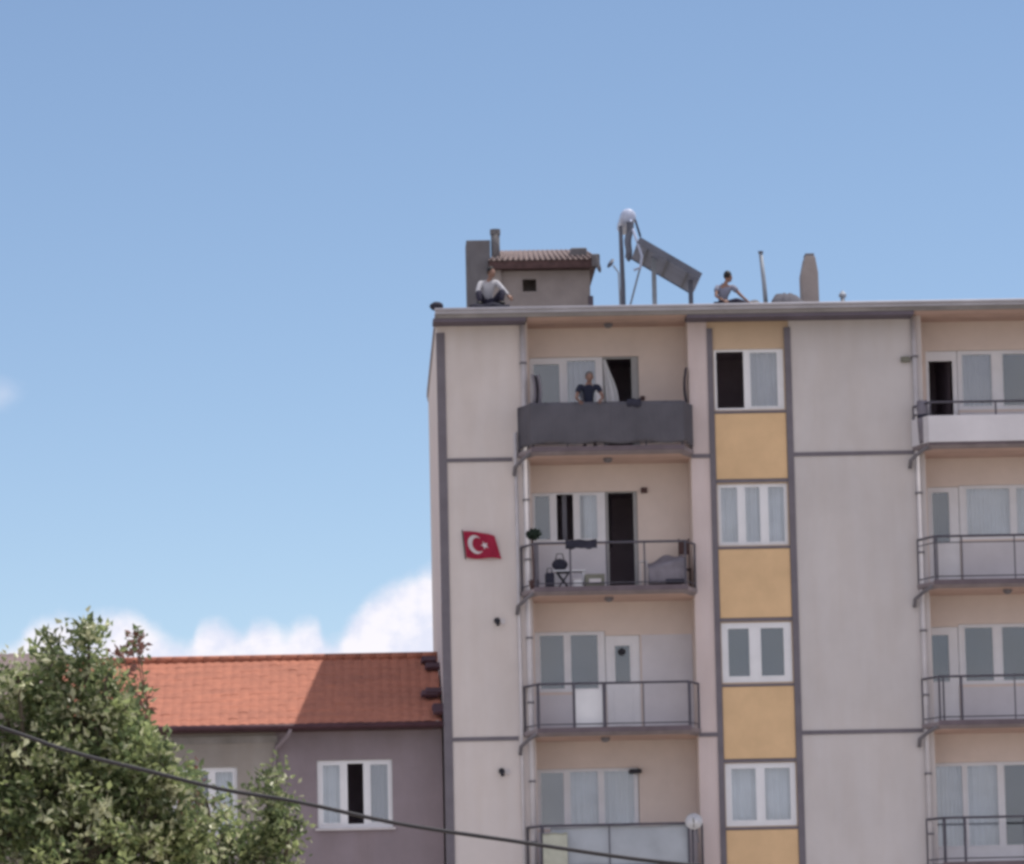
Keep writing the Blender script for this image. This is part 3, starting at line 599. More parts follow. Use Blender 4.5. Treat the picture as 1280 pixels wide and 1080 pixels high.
t = empty('satellite_dish', (3.95, 1.0, 17.1), 'small dark satellite dish on a thin mast left of the solar heater', 'satellite dish')
MB().lathe((3.86, 0.9, 18.22), (-0.75, -0.35, 0.45), [(0.0, 0.01), (0.02, 0.07), (0.05, 0.12), (0.055, 0.115), (0.03, 0.06)], 16).build('dish', M['steel'], t, smooth=True)
MB().tube([(4.02, 1.0, 16.99), (4.0, 1.0, 18.05), (3.88, 0.92, 18.2)], 0.018, 6).build('mast', M['galv'], t)
t = empty('roof_pole', (7.3, 1.5, 17.0), 'tall thin grey pole leaning slightly on the roof between the seated person and chimney', 'pole')
MB().tube([(7.30, 1.5, 16.98), (7.26, 1.5, 17.8), (7.20, 1.5, 18.52)], [0.055, 0.05, 0.045], 10).build('shaft', M['galv'], t, smooth=True)
MB().tube([(7.20, 1.5, 18.52), (7.20, 1.5, 18.56)], 0.06, 10).build('cap', M['steel'], t)
MB().box(7.2, 7.4, 1.4, 1.6, 16.985, 17.03).build('foot_plate', M['steel'], t)
# heap of old tiles / tarpaulin lying right of the pole
mb = MB(); mb.grid(lambda a, b: (7.36+0.80*a, 0.9+0.9*b, 17.0+0.60*math.sin(math.pi*b)**0.5*math.sin(math.pi*a)**0.22*(1.06-0.24*a)+0.07*mnoise.noise(Vector((a*9, b*7, 1)))), 24, 12)
tag(mb.build('tarpaulin_heap', M['sheet'], None, org=(7.75, 1.3, 17.0), smooth=True, solid=0.015), 'low heap of dark tarpaulin lying on the roof right of the thin pole', 'tarpaulin')
mb = MB(); mb.grid(lambda a, b: (6.75+0.5*a, 0.9+0.7*b, 17.0+0.43*math.sin(math.pi*b)**0.6*math.sin(math.pi*a)**0.5+0.03*mnoise.noise(Vector((a*9, b*7, 5)))), 16, 10)
tag(mb.build('folded_tarpaulin', M['dkpanel'], None, org=(7.0, 1.2, 17.0), smooth=True, solid=0.015), 'low folded grey tarpaulin beside the seated person, left of the thin pole', 'tarpaulin')
# dark round bundle on the left roof corner
tb = empty('roof_corner_bundle', (-0.08, -0.45, 17.05), 'small dark round bundle on the far left corner of the roof edge', 'bundle')
MB().ell((-0.06, -0.45, 17.14), 0.15, 0.13, 0.10, jit=0.08).build('bundle_cloth', M['dkcloth'], tb, smooth=True)
MB().tube([(-0.17, -0.45, 17.08), (-0.06, -0.58, 17.16), (0.07, -0.45, 17.10)], 0.015, 6).build('tie_cord', M['black'], tb)

# flag on the left panel
fr = empty('wall_flag', (0.45, -0.05, 12.0), 'red flag with white crescent and star hung on the left facade panel', 'flag')
q = [pt(579, 664, -0.06), pt(583, 697, -0.06), pt(627, 699, -0.06), pt(618, 670, -0.06)]
def flagpt(a, b):                         # a along, b down
    tl, bl, br, tr = q[0], q[1], q[3], q[2]
    top = q[0].lerp(q[3], a); bot = q[1].lerp(q[2], a)
    p = top.lerp(bot, b).copy(); p.z += 0.03*math.sin(a*3.1)*(1-b) - 0.02*math.sin(a*6)*b
    p.y = -0.06-0.035*math.sin(a*9+b*2)-0.02*a; return p
MB().grid(flagpt, 24, 14).build('cloth', M['red'], fr, smooth=True)
def on_flag(poly, off=0.008):
    return [flagpt(a, b_)+Vector((0, -off, 0)) for a, b_ in poly]
def disc_strip(cx, cy, r_out, cx2, r_in, n=40):
    """crescent as the outer circle minus a shifted inner circle, in flag units (aspect corrected)"""
    mb = MB(); asp = 0.72
    inter = []
    for k in range(n):
        t0 = 2*math.pi*k/n; t1 = 2*math.pi*(k+1)/n
        def pr(t):
            ox, oy = cx+r_out*asp*math.cos(t), cy+r_out*math.sin(t)
            # pull towards the inner circle
            dx, dy_ = (ox-cx2)/asp, (oy-cy); d = math.hypot(dx, dy_)
            if d <= r_in: return None
            s_ = r_in/d
            return (ox, oy), (cx2+dx*s_*asp, cy+dy_*s_)
        a_, b_ = pr(t0), pr(t1)
        if a_ and b_: mb.poly(on_flag([a_[0], b_[0], b_[1], a_[1]]))
    return mb
disc_strip(0.34, 0.47, 0.34, 0.42, 0.265).build('crescent', M['white'], fr)
sp = []
for k in range(10):
    rr = (0.17 if k % 2 == 0 else 0.068); tt = math.pi+2*math.pi*k/10
    sp.append((0.60+rr*0.72*math.cos(tt), 0.50+rr*math.sin(tt)))
smb = MB(); ctr = (0.60, 0.50)
for k in range(10): smb.poly(on_flag([ctr, sp[k], sp[(k+1) % 10]]))
smb.build('star', M['white'], fr)
MB().tube([q[0]+Vector((-0.02, 0.03, 0.03)), q[1]+Vector((-0.02, 0.03, -0.03))], 0.012, 6).build('hanging_rod', M['black'], fr)

# ---------------------------------------------------------------- things on the balconies
def drape(name, x0, x1, ztop, zbot, y, m, label, cat, amp=0.018, wrapx=False, slope=0.0):
    mb = MB()
    mb.grid(lambda a, b: (x0+(x1-x0)*a, y-0.02*math.sin(math.pi*b)-amp*math.sin(a*(x1-x0)*7+1.3*math.sin(b*4))*b, ztop-0.012*math.sin(a*11)+slope*a-(ztop-zbot)*b+0.01*math.sin(a*23)*b), max(8, int((x1-x0)*22)), 14)
    mb.grid(lambda a, b: (x0+(x1-x0)*a, y+0.07*b, ztop-0.012*math.sin(a*11)+slope*a+0.012*math.sin(math.pi*b)-0.25*max(0, b-0.7)), max(8, int((x1-x0)*22)), 5)
    return tag(mb.build(name, m, None, org=((x0+x1)/2, y, zbot), smooth=True, solid=0.006), label, cat)
r, a, c = BL[0]
z = FL[0]
scr = empty('balcony_screen', ((a+c)/2, -0.83, z), 'charcoal cloth screen wrapped round the railing of the top left balcony', 'screen')
def wrap(u, v):
    # path: left side -> front -> right side
    pth = [(a-0.24, 0.0), (a-0.01, -0.845), (c+0.01, -0.845), (c+0.27, -0.03)]
    seg = [0.85, c-a, 0.85]; tot = sum(seg); d = u*tot
    for k in range(3):
        if d <= seg[k] or k == 2: f = min(1, d/seg[k]); break
        d -= seg[k]
    p0, p1 = pth[k], pth[k+1]
    x = p0[0]+(p1[0]-p0[0])*f; y = p0[1]+(p1[1]-p0[1])*f
    wv = 0.016*math.sin(u*60)+0.010*math.sin(u*131)*v+0.03*max(0, 1-abs(u-0.52)*90)
    zt = z+0.985-0.018*abs(math.sin(u*19)); zb = z+0.09+0.025*math.sin(u*31)
    return (x+(wv if k != 1 else 0), y-(abs(wv) if k == 1 else 0)-0.015*math.sin(math.pi*v), zt+(zb-zt)*v)
MB().grid(wrap, 150, 14).build('screen_cloth', M['sheet'], scr, smooth=True, solid=0.006)
for k in range(5):
    x = a+0.3+k*0.65
    MB().box(x, x+0.03, -0.875, -0.745, z+0.965, z+0.985).build('tie', M['black'], scr)
tag(drape('railing_cloth', 4.0, 4.30, z+1.03, z+0.86, -0.87, M['dkcloth'], 'small dark cloth draped over the charcoal screen near the open door', 'cloth'), )
hc = MB(); hc.grid(lambda a_, b_: (5.36-0.04*math.sin(b_*3), -0.1+0.35*a_, 15.75-0.75*b_+0.03*math.sin(a_*7)), 10, 14)
tag(hc.build('hanging_cloth', M['dkcloth'], None, org=(5.35, 0, 15.75), smooth=True, solid=0.03), 'dark cloth hanging on the right side wall of the top left balcony', 'cloth')
ac = MB(); ac.grid(lambda a_, b_: (1.98+0.14*a_+0.05*math.sin(b_*3.1), -0.35+0.2*math.sin(a_*3), 15.62-0.72*b_), 8, 12)
tag(ac.build('rolled_awning', M['greycloth'], None, org=(2.05, -0.3, 14.9), smooth=True, solid=0.05), 'grey rolled awning standing at the left end of the top left balcony', 'awning')

# second balcony clutter
z = FL[1]
t = empty('potted_plant', (1.90, -0.55, z), 'dark round-headed plant on a stem at the left end of the second balcony', 'plant')
MB().lathe((1.92, -0.55, z), (0, 0, 1), [(0, 0.08), (0.18, 0.12), (0.2, 0.11)], 14).build('pot', M['brown'], t, smooth=True)
MB().tube([(1.92, -0.55, z+0.15), (1.90, -0.55, z+1.1)], 0.022, 6).build('stem', M['brown'], t)
mb = MB()
for k in range(320):
    v = Vector((random.gauss(0, 1), random.gauss(0, 1), random.gauss(0, 1))).normalized()*random.uniform(0.06, 0.16)
    p = Vector((1.93, -0.55, z+1.2))+Vector((v.x, v.y, v.z*0.75)); e1 = Vector((random.gauss(0, 1), random.gauss(0, 1), random.gauss(0, 1))).normalized()*0.05; e2 = e1.orthogonal()  .normalized()*0.03
    mb.quad(p-e1, p+e2, p+e1, p-e2)
mb.build('foliage', M['leafpot'], t)
drape('drying_towel', 2.60, 3.28, z+1.02, z+0.84, -0.82, M['dkcloth'], 'dark towel draped over the railing of the second balcony, centre left', 'towel')
t = empty('plastic_table', (2.75, -0.15, z), 'low white plastic table on the second balcony, carrying a dark bag', 'table')
MB().box(2.36, 3.05, -0.35, 0.05, z+0.40, z+0.435).build('tabletop', M['pvc'], t, bevel=0.01)
for x in (2.40, 2.98):
    for y in (-0.32, 0.0): MB().box(x, x+0.04, y, y+0.04, z, z+0.40).build('leg', M['pvc'], t, bevel=0.005)
t = empty('hand_bag', (2.5, -0.18, z+0.435), 'slumped dark bag on the low white table', 'bag')
MB().ell((2.50, -0.18, z+0.56), 0.17, 0.10, 0.135, jit=0.10).build('bag_body', M['dkcloth'], t, smooth=True)
MB().tube([(2.40, -0.18, z+0.64), (2.44, -0.18, z+0.80), (2.56, -0.18, z+0.80), (2.60, -0.18, z+0.64)], 0.012, 6).build('handle', M['black'], t, smooth=True)
t = empty('folding_stool', (2.55, -0.5, z), 'small black folding stool before the low white table', 'stool')
MB().box(2.40, 2.70, -0.66, -0.40, z+0.34, z+0.375).build('seat', M['black'], t, bevel=0.01)
for y in (-0.63, -0.43):
    MB().tube([(2.42, y, z), (2.67, y, z+0.34)], 0.018, 6).build('leg', M['black'], t)
    MB().tube([(2.68, y, z), (2.43, y, z+0.34)], 0.018, 6).build('leg', M['black'], t)
t = empty('white_box', (2.86, -0.5, z), 'small white box on the floor between the black stool and the crate', 'box')
MB().box(2.77, 2.96, -0.62, -0.42, z, z+0.19).build('box_body', M['pvc'], t, bevel=0.008)
MB().box(2.762, 2.968, -0.628, -0.412, z+0.19, z+0.215).build('lid', M['pipe'], t, bevel=0.006)
t = empty('shopping_trolley_bag', (2.25, -0.5, z), 'small black bag on the floor at the left of the second balcony', 'bag')
MB().box(2.16, 2.36, -0.6, -0.42, z, z+0.36).build('bag_body', M['dkcloth'], t, bevel=0.04)
MB().tube([(2.2, -0.5, z+0.34), (2.22, -0.5, z+0.46), (2.30, -0.5, z+0.46), (2.32, -0.5, z+0.34)], 0.012, 6).build('handle', M['black'], t)
t = empty('crate', (3.2, -0.5, z), 'olive plastic crate with a pale lining on the second balcony floor', 'crate')
mb = MB().box(3.02, 3.44, -0.68, -0.66, z, z+0.3).box(3.02, 3.44, -0.36, -0.34, z, z+0.3).box(3.02, 3.04, -0.66, -0.36, z, z+0.3).box(3.42, 3.44, -0.66, -0.36, z, z+0.3).box(3.04, 3.42, -0.66, -0.36, z, z+0.02)
mb.build('crate_body', M['crate'], t, bevel=0.005)
MB().box(3.10, 3.36, -0.69, -0.684, z+0.1, z+0.2).build('crate_label', M['pipe'], t)
t = empty('covered_sofa', (4.9, -0.2, z), 'sofa under a mauve grey throw at the right end of the second balcony', 'sofa')
MB().box(4.42, 5.16, -0.62, 0.10, z+0.08, z+0.42).build('sofa_base', M['greycloth'], t, bevel=0.06)
MB().grid(lambda a_, b_: (4.36+0.83*a_, -0.68+0.85*b_, z+0.42+0.27*a_**1.2*(1-0.3*a_)+0.05*math.sin(a_*9)*math.sin(b_*5)+0.18*b_**2), 20, 14).build('throw', M['greycloth'], t, smooth=True, solid=0.02)
MB().grid(lambda a_, b_: (4.38+0.80*a_, -0.69-0.02*math.sin(a_*18)*b_, (z+0.42+0.27*a_**1.2*(1-0.3*a_))*(1-b_)+(z+0.06)*b_), 24, 8).build('throw_front', M['greycloth'], t, smooth=True, solid=0.01)
MB().box(4.75, 5.15, -0.735, -0.70, z+0.06, z+0.16).build('cushion_roll', M['dkcloth'], t, bevel=0.015)
t = empty('wooden_chair', (5.3, 0.15, z), 'dark brown wooden chair in the right corner of the second balcony', 'chair')
MB().box(5.10, 5.38, 0.2, 0.5, z+0.44, z+0.48).build('seat', M['brown'], t, bevel=0.01)
for x in (5.12, 5.34):
    MB().box(x, x+0.03, 0.22, 0.25, z, z+0.44).build('leg', M['brown'], t); MB().box(x, x+0.03, 0.46, 0.49, z, z+0.44).build('leg', M['brown'], t)
    MB().box(x, x+0.03, 0.46, 0.49, z+0.48, z+1.15).build('back_post', M['brown'], t)
MB().box(5.15, 5.34, 0.465, 0.485, z+0.8, z+1.12).build('backrest', M['brown'], t)
t = empty('small_side_table', (4.2, -0.4, z), 'narrow pale side stand left of the covered sofa', 'stand')
MB().box(4.20, 4.38, -0.6, -0.4, z+0.55, z+0.58).build('top', M['pipe'], t, bevel=0.005)
for x in (4.21, 4.35):
    for y in (-0.59, -0.42): MB().box(x, x+0.02, y, y+0.02, z, z+0.55).build('leg', M['pipe'], t)
# third balcony: pale board between two posts
z = FL[2]
t = empty('pale_board', (3.03, -0.55, z), 'pale panel leaning behind the railing of the third balcony, between two thick posts', 'board')
MB().obox((3.03, -0.62, z+0.44), (0.30, 0, 0), (0, 0.01, 0), (0, 0.02, 0.42)).build('board_sheet', M['pvc'], t, bevel=0.006)
MB().box(2.75, 3.31, -0.68, -0.62, z+0.0, z+0.03).build('board_foot', M['pipe'], t)
# fourth balcony
z = FL[3]
drape('railing_sheet', 2.15, 5.10, z+0.93, z+0.02, -0.70, M['bluesheet'], 'long pale sheet hung inside the railing of the lowest balcony of the left bay', 'sheet', amp=0.02)
drape('yellow_cloth', 1.97, 2.50, z+0.80, z+0.02, -0.835, M['yellowcloth'], 'faded yellow green cloth over the left of the lowest left railing', 'cloth', amp=0.03)
t = empty('satellite_dish', (5.32, -0.85, z+0.9), 'round white satellite dish on the right corner of the lowest left railing', 'satellite dish')
dc = Vector((5.20, -0.98, z+0.98)); dn = Vector((-0.1, -0.9, 0.3)).normalized()
MB().lathe(dc, dn, [(-0.02, 0.02), (-0.012, 0.10), (0.02, 0.16), (0.045, 0.185), (0.047, 0.178), (0.03, 0.15), (0.0, 0.09), (-0.008, 0.0)], 28).build('dish', M['pvc'], t, smooth=True)
MB().tube([dc-Vector((0, 0, 0.2)), dc+dn*0.25-Vector((0, 0, 0.06))], 0.009, 6).build('feed_arm', M['pipe2'], t)
MB().tube([dc+dn*0.22-Vector((0, 0, 0.06)), dc+dn*0.30-Vector((0, 0, 0.03))], 0.028, 10).build('receiver', M['greyframe'], t)
MB().tube([dc-dn*0.02, (5.26, -0.80, z+0.92), (5.30, -0.77, z+0.55)], 0.02, 6).build('mount', M['pipe2'], t)
# right top balcony: grey bundle in the left corner, clothes line
t = empty('rolled_rug', (10.45, -0.4, FL[0]), 'grey rolled rug standing in the left corner of the top right balcony', 'rug')
MB().tube([(10.47, -0.5, FL[0]), (10.45, -0.48, FL[0]+0.5), (10.44, -0.47, FL[0]+0.93)], [0.12, 0.13, 0.12], 12).build('rug_roll', M['greycloth'], t, smooth=True)
MB().tube([(10.452, -0.485, FL[0]+0.55), (10.45, -0.48, FL[0]+0.62)], 0.135, 12).build('rug_tie', M['dkcloth'], t)

# ---------------------------------------------------------------- low house on the left
hs = empty('low_house', (-4, 3, 0), 'low house with orange clay tile roof, tan and mauve walls, against the tall block', 'house')
HX0, HX1, HY = -8.2, -0.11, 0.55
XS = -3.72
wz = (5.93, 7.40)
holed(MB(), XS, HX1, 0, 8.02, [(-2.83, -1.20, *wz)], HY, HY+0.25).build('wall', M['mauve'], hs, label='mauve plastered right half of the front wall')
holed(MB(), HX0, XS, 0, 8.02, [(-5.95, -4.55, 5.85, 7.30)], HY-0.02, HY+0.25).build('wall', M['tan'], hs, label='tan plastered left half of the front wall')
MB().box(HX0, HX0+0.25, HY+0.25, 7.4, 0, 8.02).box(HX1-0.25, HX1, HY+0.25, 7.4, 0, 8.02).box(HX0+0.25, HX1-0.25, 7.15, 7.4, 0, 8.02).build('wall', M['tan'], hs)
MB().poly([(HX0+0.1, HY, 8.02), (HX0+0.1, 7.4, 8.02), (HX0+0.1, 3.98, 9.68)]).poly([(HX1-0.1, HY, 8.02), (HX1-0.1, 7.4, 8.02), (HX1-0.1, 3.98, 9.68)]).build('gable', M['tan'], hs)
hw = window(hs, 'window', -2.83, -1.20, *wz, HY+0.06, [(-2.73, -2.31, wz[0]+0.09, wz[1]-0.08, 'curtain'), (-2.17, -1.83, wz[0]+0.09, wz[1]-0.08, 'open'), (-1.70, -1.27, wz[0]+0.09, wz[1]-0.08, 'greycurtain')], sill=0.14, label='white three-leaf window with its middle leaf open')
window(hs, 'window', -5.95, -4.55, 5.85, 7.30, HY+0.06, [(-5.88, -5.15, 5.92, 7.22, 'tint'), (-5.05, -4.62, 5.92, 7.22, 'curtain')], sill=0.12)
# roof: corrugated tile courses on both slopes
EY, EZ, RY, RZ = 0.05, 8.16, 4.0, 9.86
def tilegrid(x0, x1, ya_, za, yb_, zb, name, m, parent, pitch=0.21, course=0.36):
    mb = MB(); nx = int((x1-x0)/pitch*6); L_ = math.hypot(yb_-ya_, zb-za); nyc = int(L_/course); nrm = Vector((0, -(zb-za), (yb_-ya_))).normalized()
    if nrm.z < 0: nrm = -nrm
    rows = []
    for j in range(nyc):
        rows += [(j/nyc, 1.0, j), ((j+0.96)/nyc, 0.15, j)]
    i0 = len(mb.v)
    for f, lift, j in rows:
        for i in range(nx+1):
            x = x0+(x1-x0)*i/nx
            ph = ((x-x0)/pitch) % 1
            h = 0.016*abs(math.sin(math.pi*ph)) + 0.008*lift + 0.012*mnoise.noise(Vector((math.floor((x-x0)/pitch)*1.7, j*2.3, 0)))
            sag = -0.035*math.sin((x-x0)/(x1-x0)*math.pi*2.2)*math.sin(f*3) 
            mb.v.append(Vector((x, ya_+(yb_-ya_)*f, za+(zb-za)*f+sag))+nrm*h)
    W = nx+1
    for k in range(len(rows)-1):
        for i in range(nx):
            q_ = i0+k*W+i; mb.f.append((q_, q_+1, q_+W+1, q_+W))
    return mb.build(name, m, parent)
hroof = tilegrid(HX0-0.3, HX1+0.0, EY, EZ, RY, RZ, 'roof', M['tile'], hs)
tilegrid(HX0-0.3, HX1+0.0, 8.0, EZ, RY, RZ, 'rear_slope', M['tile'], hroof)
mb = MB()
for k in range(24):
    x = HX0-0.3+k*0.35; x1_ = min(x+0.38, HX1)
    mb.tube([(x, RY, RZ+0.03), (x1_, RY, RZ+0.045)], [0.10, 0.085], 8)
mb.build('ridge_tiles', M['tile'], hroof, smooth=True)
MB().box(HX0-0.3, HX1+0.02, EY-0.02, EY+0.02, EZ-0.13, EZ-0.01).build('eave_board', M['gutter'], hroof)
MB().tube([(HX0-0.3, EY-0.08, EZ-0.05), (HX1+0.02, EY-0.08, EZ-0.06)], 0.06, 8).build('gutter', M['gutter'], hroof, smooth=True)
MB().box(HX0-0.2, XS+0.05, HY-0.06, HY-0.02, EZ-0.36, EZ-0.20).build('wall_plate', M['cement'], hs)
MB().quad((HX0-0.3, EY, EZ-0.13), (HX1, EY, EZ-0.13), (HX1, HY, EZ-0.135), (HX0-0.3, HY, EZ-0.135)).build('eave_soffit', M['brown'], hs)
MB().tube([(XS+0.35, EY-0.08, EZ-0.1), (XS+0.3, EY-0.02, EZ-0.22), (XS+0.02, HY-0.09, EZ-0.48), (XS-0.02, HY-0.09, EZ-0.8), (XS-0.02, HY-0.09, 0.0)], 0.045, 8).build('downpipe', M['mauve'], hs, smooth=True)
# broken verge tiles and flashing against the block
for (x, y, z) in ((-0.32, 3.6, 9.78), (-0.22, 3.2, 9.6), (-0.25, 1.5, 8.92), (-0.35, 1.4, 8.86), (-0.14, 0.5, 8.5), (-0.12, 0.25, 8.4)):
    mb = MB().obox((x, y, z), (0.10+0.1*random.random(), 0.03, 0), (0.0, 0.14, 0.06), (0.02, -0.01, 0.035))
    mb.build('verge_tile', M['gutter'], hroof, bevel=0.01)
MB().box(-0.50, -0.12, 3.55, 3.6, 9.70, 9.73).build('flashing', M['gutter'], hroof)

# neighbour house farther left, mostly behind the tree
nh = empty('far_house', (-14, 16, 0), 'far house with old brown tile roof showing behind the tree at the left edge', 'house')
holed(MB(), -19, -9.6, 0, 9.6, [(-12.5, -11.2, 6.2, 7.6), (-16.5, -15.2, 6.2, 7.6)], 12, 12.3).build('wall', M['tan'], nh)
MB().box(-19, -18.7, 12.3, 20, 0, 9.6).box(-9.9, -9.6, 12.3, 20, 0, 9.6).box(-18.7, -9.9, 19.7, 20, 0, 9.6).build('wall', M['tan'], nh)
for x in (-12.5, -16.5):
    window(nh, 'window', x, x+1.3, 6.2, 7.6, 12.06, [(x+0.08, x+0.6, 6.28, 7.52, 'tint'), (x+0.7, x+1.22, 6.28, 7.52, 'curtain')])
nr = tilegrid(-19.4, -9.2, 11.5, 9.62, 16, 11.1, 'roof', M['oldtile'], nh, 0.25, 0.4)
tilegrid(-19.4, -9.2, 20.5, 9.62, 16, 11.1, 'rear_slope', M['oldtile'], nr, 0.25, 0.4)
MB().poly([(-9.6, 12, 9.6), (-9.6, 20, 9.6), (-9.6, 16, 11.05)]).build('gable', M['tan'], nh)

# ---------------------------------------------------------------- overhead cable
cb = [(-520, 705), (-260, 822), (0, 909), (90, 940), (190, 965), (280, 987), (370, 1002), (480, 1026), (550, 1038), (640, 1051), (760, 1069), (850, 1080), (1100, 1106), (1500, 1130)]
mb = MB()
P_ = [pt(x, y, -65) for x, y in cb]
fine = []
for k in range(len(P_)-1):
    for j in range(6):
        p0 = P_[max(k-1, 0)]; p1 = P_[k]; p2 = P_[k+1]; p3 = P_[min(k+2, len(P_)-1)]; t_ = j/6
        fine.append(0.5*((2*p1)+(p2-p0)*t_+(2*p0-5*p1+4*p2-p3)*t_*t_+(3*p1-p0-3*p2+p3)*t_**3))
fine.append(P_[-1])
tag(mb.tube(fine, 0.0155, 8).build('overhead_cable', M['cable'], None, smooth=True, org=P_[6]), 'black overhead cable sagging across the foreground from left to lower right', 'cable')

# ---------------------------------------------------------------- trees
M['leaf'] = [thin_mat('leaf_dark', (0.16, 0.21, 0.10), 0.45, 0.3, 3, 0.02), thin_mat('leaf_mid', (0.33, 0.38, 0.18), 0.5, 0.25, 3, 0.03),
             thin_mat('leaf_pale', (0.54, 0.55, 0.36), 0.35, 0.2, 3, 0.04), thin_mat('leaf_red', (0.20, 0.09, 0.075), 0.35, 0.25, 6, 0.04)]
def tree(name, base, blobs, label, leaf_len, mats, weights, kb=1.0):
    """blobs: (centre, radii, leaf count); limbs run from the trunk to every blob; leaves in small sprays"""
    t = empty(name, base, label, 'tree')
    base = Vector(base); ctrs = [Vector(b_[0]) for b_ in blobs]
    lo = min(c_.z for c_ in ctrs); fork = Vector((base.x, base.y, max(0.9, lo*0.55)))
    MB().tube([base-Vector((0, 0, 0.1)), base+Vector((0.03, 0, fork.z*0.5)), fork], [0.15, 0.11, 0.09], 10).build('trunk', M['bark'], t, smooth=True)
    br = MB(); lf = MB(); midx = []
    for (c_, rad, n) in blobs:
        c_ = Vector(c_); mid = fork.lerp(c_, 0.5)+Vector((0, 0, -0.15*(c_-fork).length*0.4))
        br.tube([fork, mid, c_], [0.055*kb, 0.035*kb, 0.014*kb], 6)
        for s_ in range(max(4, n//14)):
            d = Vector((random.gauss(0, 1), random.gauss(0, 1), random.gauss(0, 1))).normalized()
            rr = random.random()**0.45
            tip = c_+Vector((d.x*rad[0], d.y*rad[1], d.z*rad[2]))*rr
            st = c_.lerp(tip, 0.45)
            if random.random() < 0.5: br.tube([c_, tip], [0.008, 0.003], 4, cap=False)
            tw = (tip-c_).normalized()+Vector((0, 0, 0.5))
            spray_m = random.choices(range(len(mats)), weights)[0]
            for q_ in range(14):
                f = random.random()
                p = tip+Vector((random.gauss(0, 0.055), random.gauss(0, 0.055), random.gauss(0, 0.055)))+tw*0.06*(f-0.5)
                e = (tw*0.5+Vector((random.gauss(0, 0.8), random.gauss(0, 0.8), random.gauss(0, 0.7)))).normalized()
                ll = leaf_len*random.uniform(0.6, 1.25); sd = e.cross(Vector((random.gauss(0, 1), random.gauss(0, 1), random.gauss(0, 1)))).normalized()*ll*0.27
                nn_ = e.cross(sd).normalized()*ll*0.10
                i = len(lf.v); lf.v += [p, p+e*ll*0.45+sd+nn_, p+e*ll-nn_, p+e*ll*0.45-sd+nn_]
                lf.f += [(i, i+1, i+2), (i, i+2, i+3)]; mi = spray_m if random.random() < 0.7 else random.choices(range(len(mats)), weights)[0]; midx += [mi, mi]
    br.build('branches', M['bark'], t)
    o = lf.build('crown', [M['leaf'][k] for k in mats], t)
    if len(o.data.polygons) == len(midx): o.data.polygons.foreach_set('material_index', midx)
    return t
YT = -60.0
def blob(px, py, y, rpx, n, rz=None): 
    k = (y+100)/F_PX
    return (pt(px, py, y), (rpx*k, max(0.35, rpx*k), (rz or rpx)*k), n)
A = []
spec = [(60, 875, 55, 700), (112, 800, 22, 190), (22, 842, 32, 170), (68, 822, 28, 170), (15, 925, 70, 760), (100, 905, 58, 760), (150, 930, 42, 420), (60, 985, 85, 1150), (150, 1000, 62, 850), (0, 1050, 90, 800), (100, 1085, 95, 1250), (190, 1060, 52, 700), (170, 955, 42, 400), (118, 850, 32, 200), (152, 882, 26, 150), (135, 832, 18, 50), (200, 945, 26, 120),
        (205, 985, 36, 420), (-80, 900, 90, 1000), (-90, 1040, 110, 1200), (30, 1180, 110, 1000), (150, 1190, 100, 900), (-60, 1200, 100, 700), (235, 1045, 34, 330), (215, 1090, 40, 400)]
for (x, y, r_, n) in spec: A.append(blob(x, y, YT+random.uniform(-0.35, 0.35), r_, int(n*1.45)))
for (x, y) in ((75, 960), (85, 1030), (70, 1070), (120, 1040), (40, 1010)): A.append(blob(x, y, YT+0.5, 45, 700))
tree('leafy_tree', (-4.55, YT, 0), A, 'large leafy green tree filling the lower left corner', 0.088, [0, 1, 2], (0.40, 0.38, 0.22))
Bt = []
for (x, y, r_, n) in [(335, 1000, 30, 420), (345, 1045, 34, 650), (315, 1065, 36, 600), (340, 1100, 45, 600), (345, 970, 16, 110), (280, 1075, 34, 380), (300, 1150, 60, 500), (250, 1130, 50, 400), (258, 1000, 28, 120), (285, 1030, 26, 120), (240, 975, 20, 60), (265, 1055, 30, 160), (362, 1030, 14, 60)]:
    Bt.append(blob(x, y, -57+random.uniform(-0.3, 0.3), r_, n))
tree('young_tree', (-2.9, -57.0, 0), Bt, 'smaller sparse green tree right of the large one, in front of the low house', 0.075, [0, 1, 2], (0.5, 0.38, 0.12))
Ct = [blob(170, 808, -52, 11, 60), blob(158, 832, -52, 15, 50), blob(172, 800, -52, 8, 40)]
for (x, y, r_, n) in [(165, 885, 18, 190), (158, 910, 22, 230), (170, 860, 10, 60), (230, 985, 28, 160), (255, 1030, 30, 190), (230, 1070, 40, 260)]: Ct.append(blob(x, y, -52, r_, n))
tree('red_tipped_tree', (-3.6, -52.0, 0), Ct, 'thin tree with reddish brown shoots rising behind the leafy tree against the tiled roof', 0.085, [3, 0], (0.6, 0.4), kb=0.35)

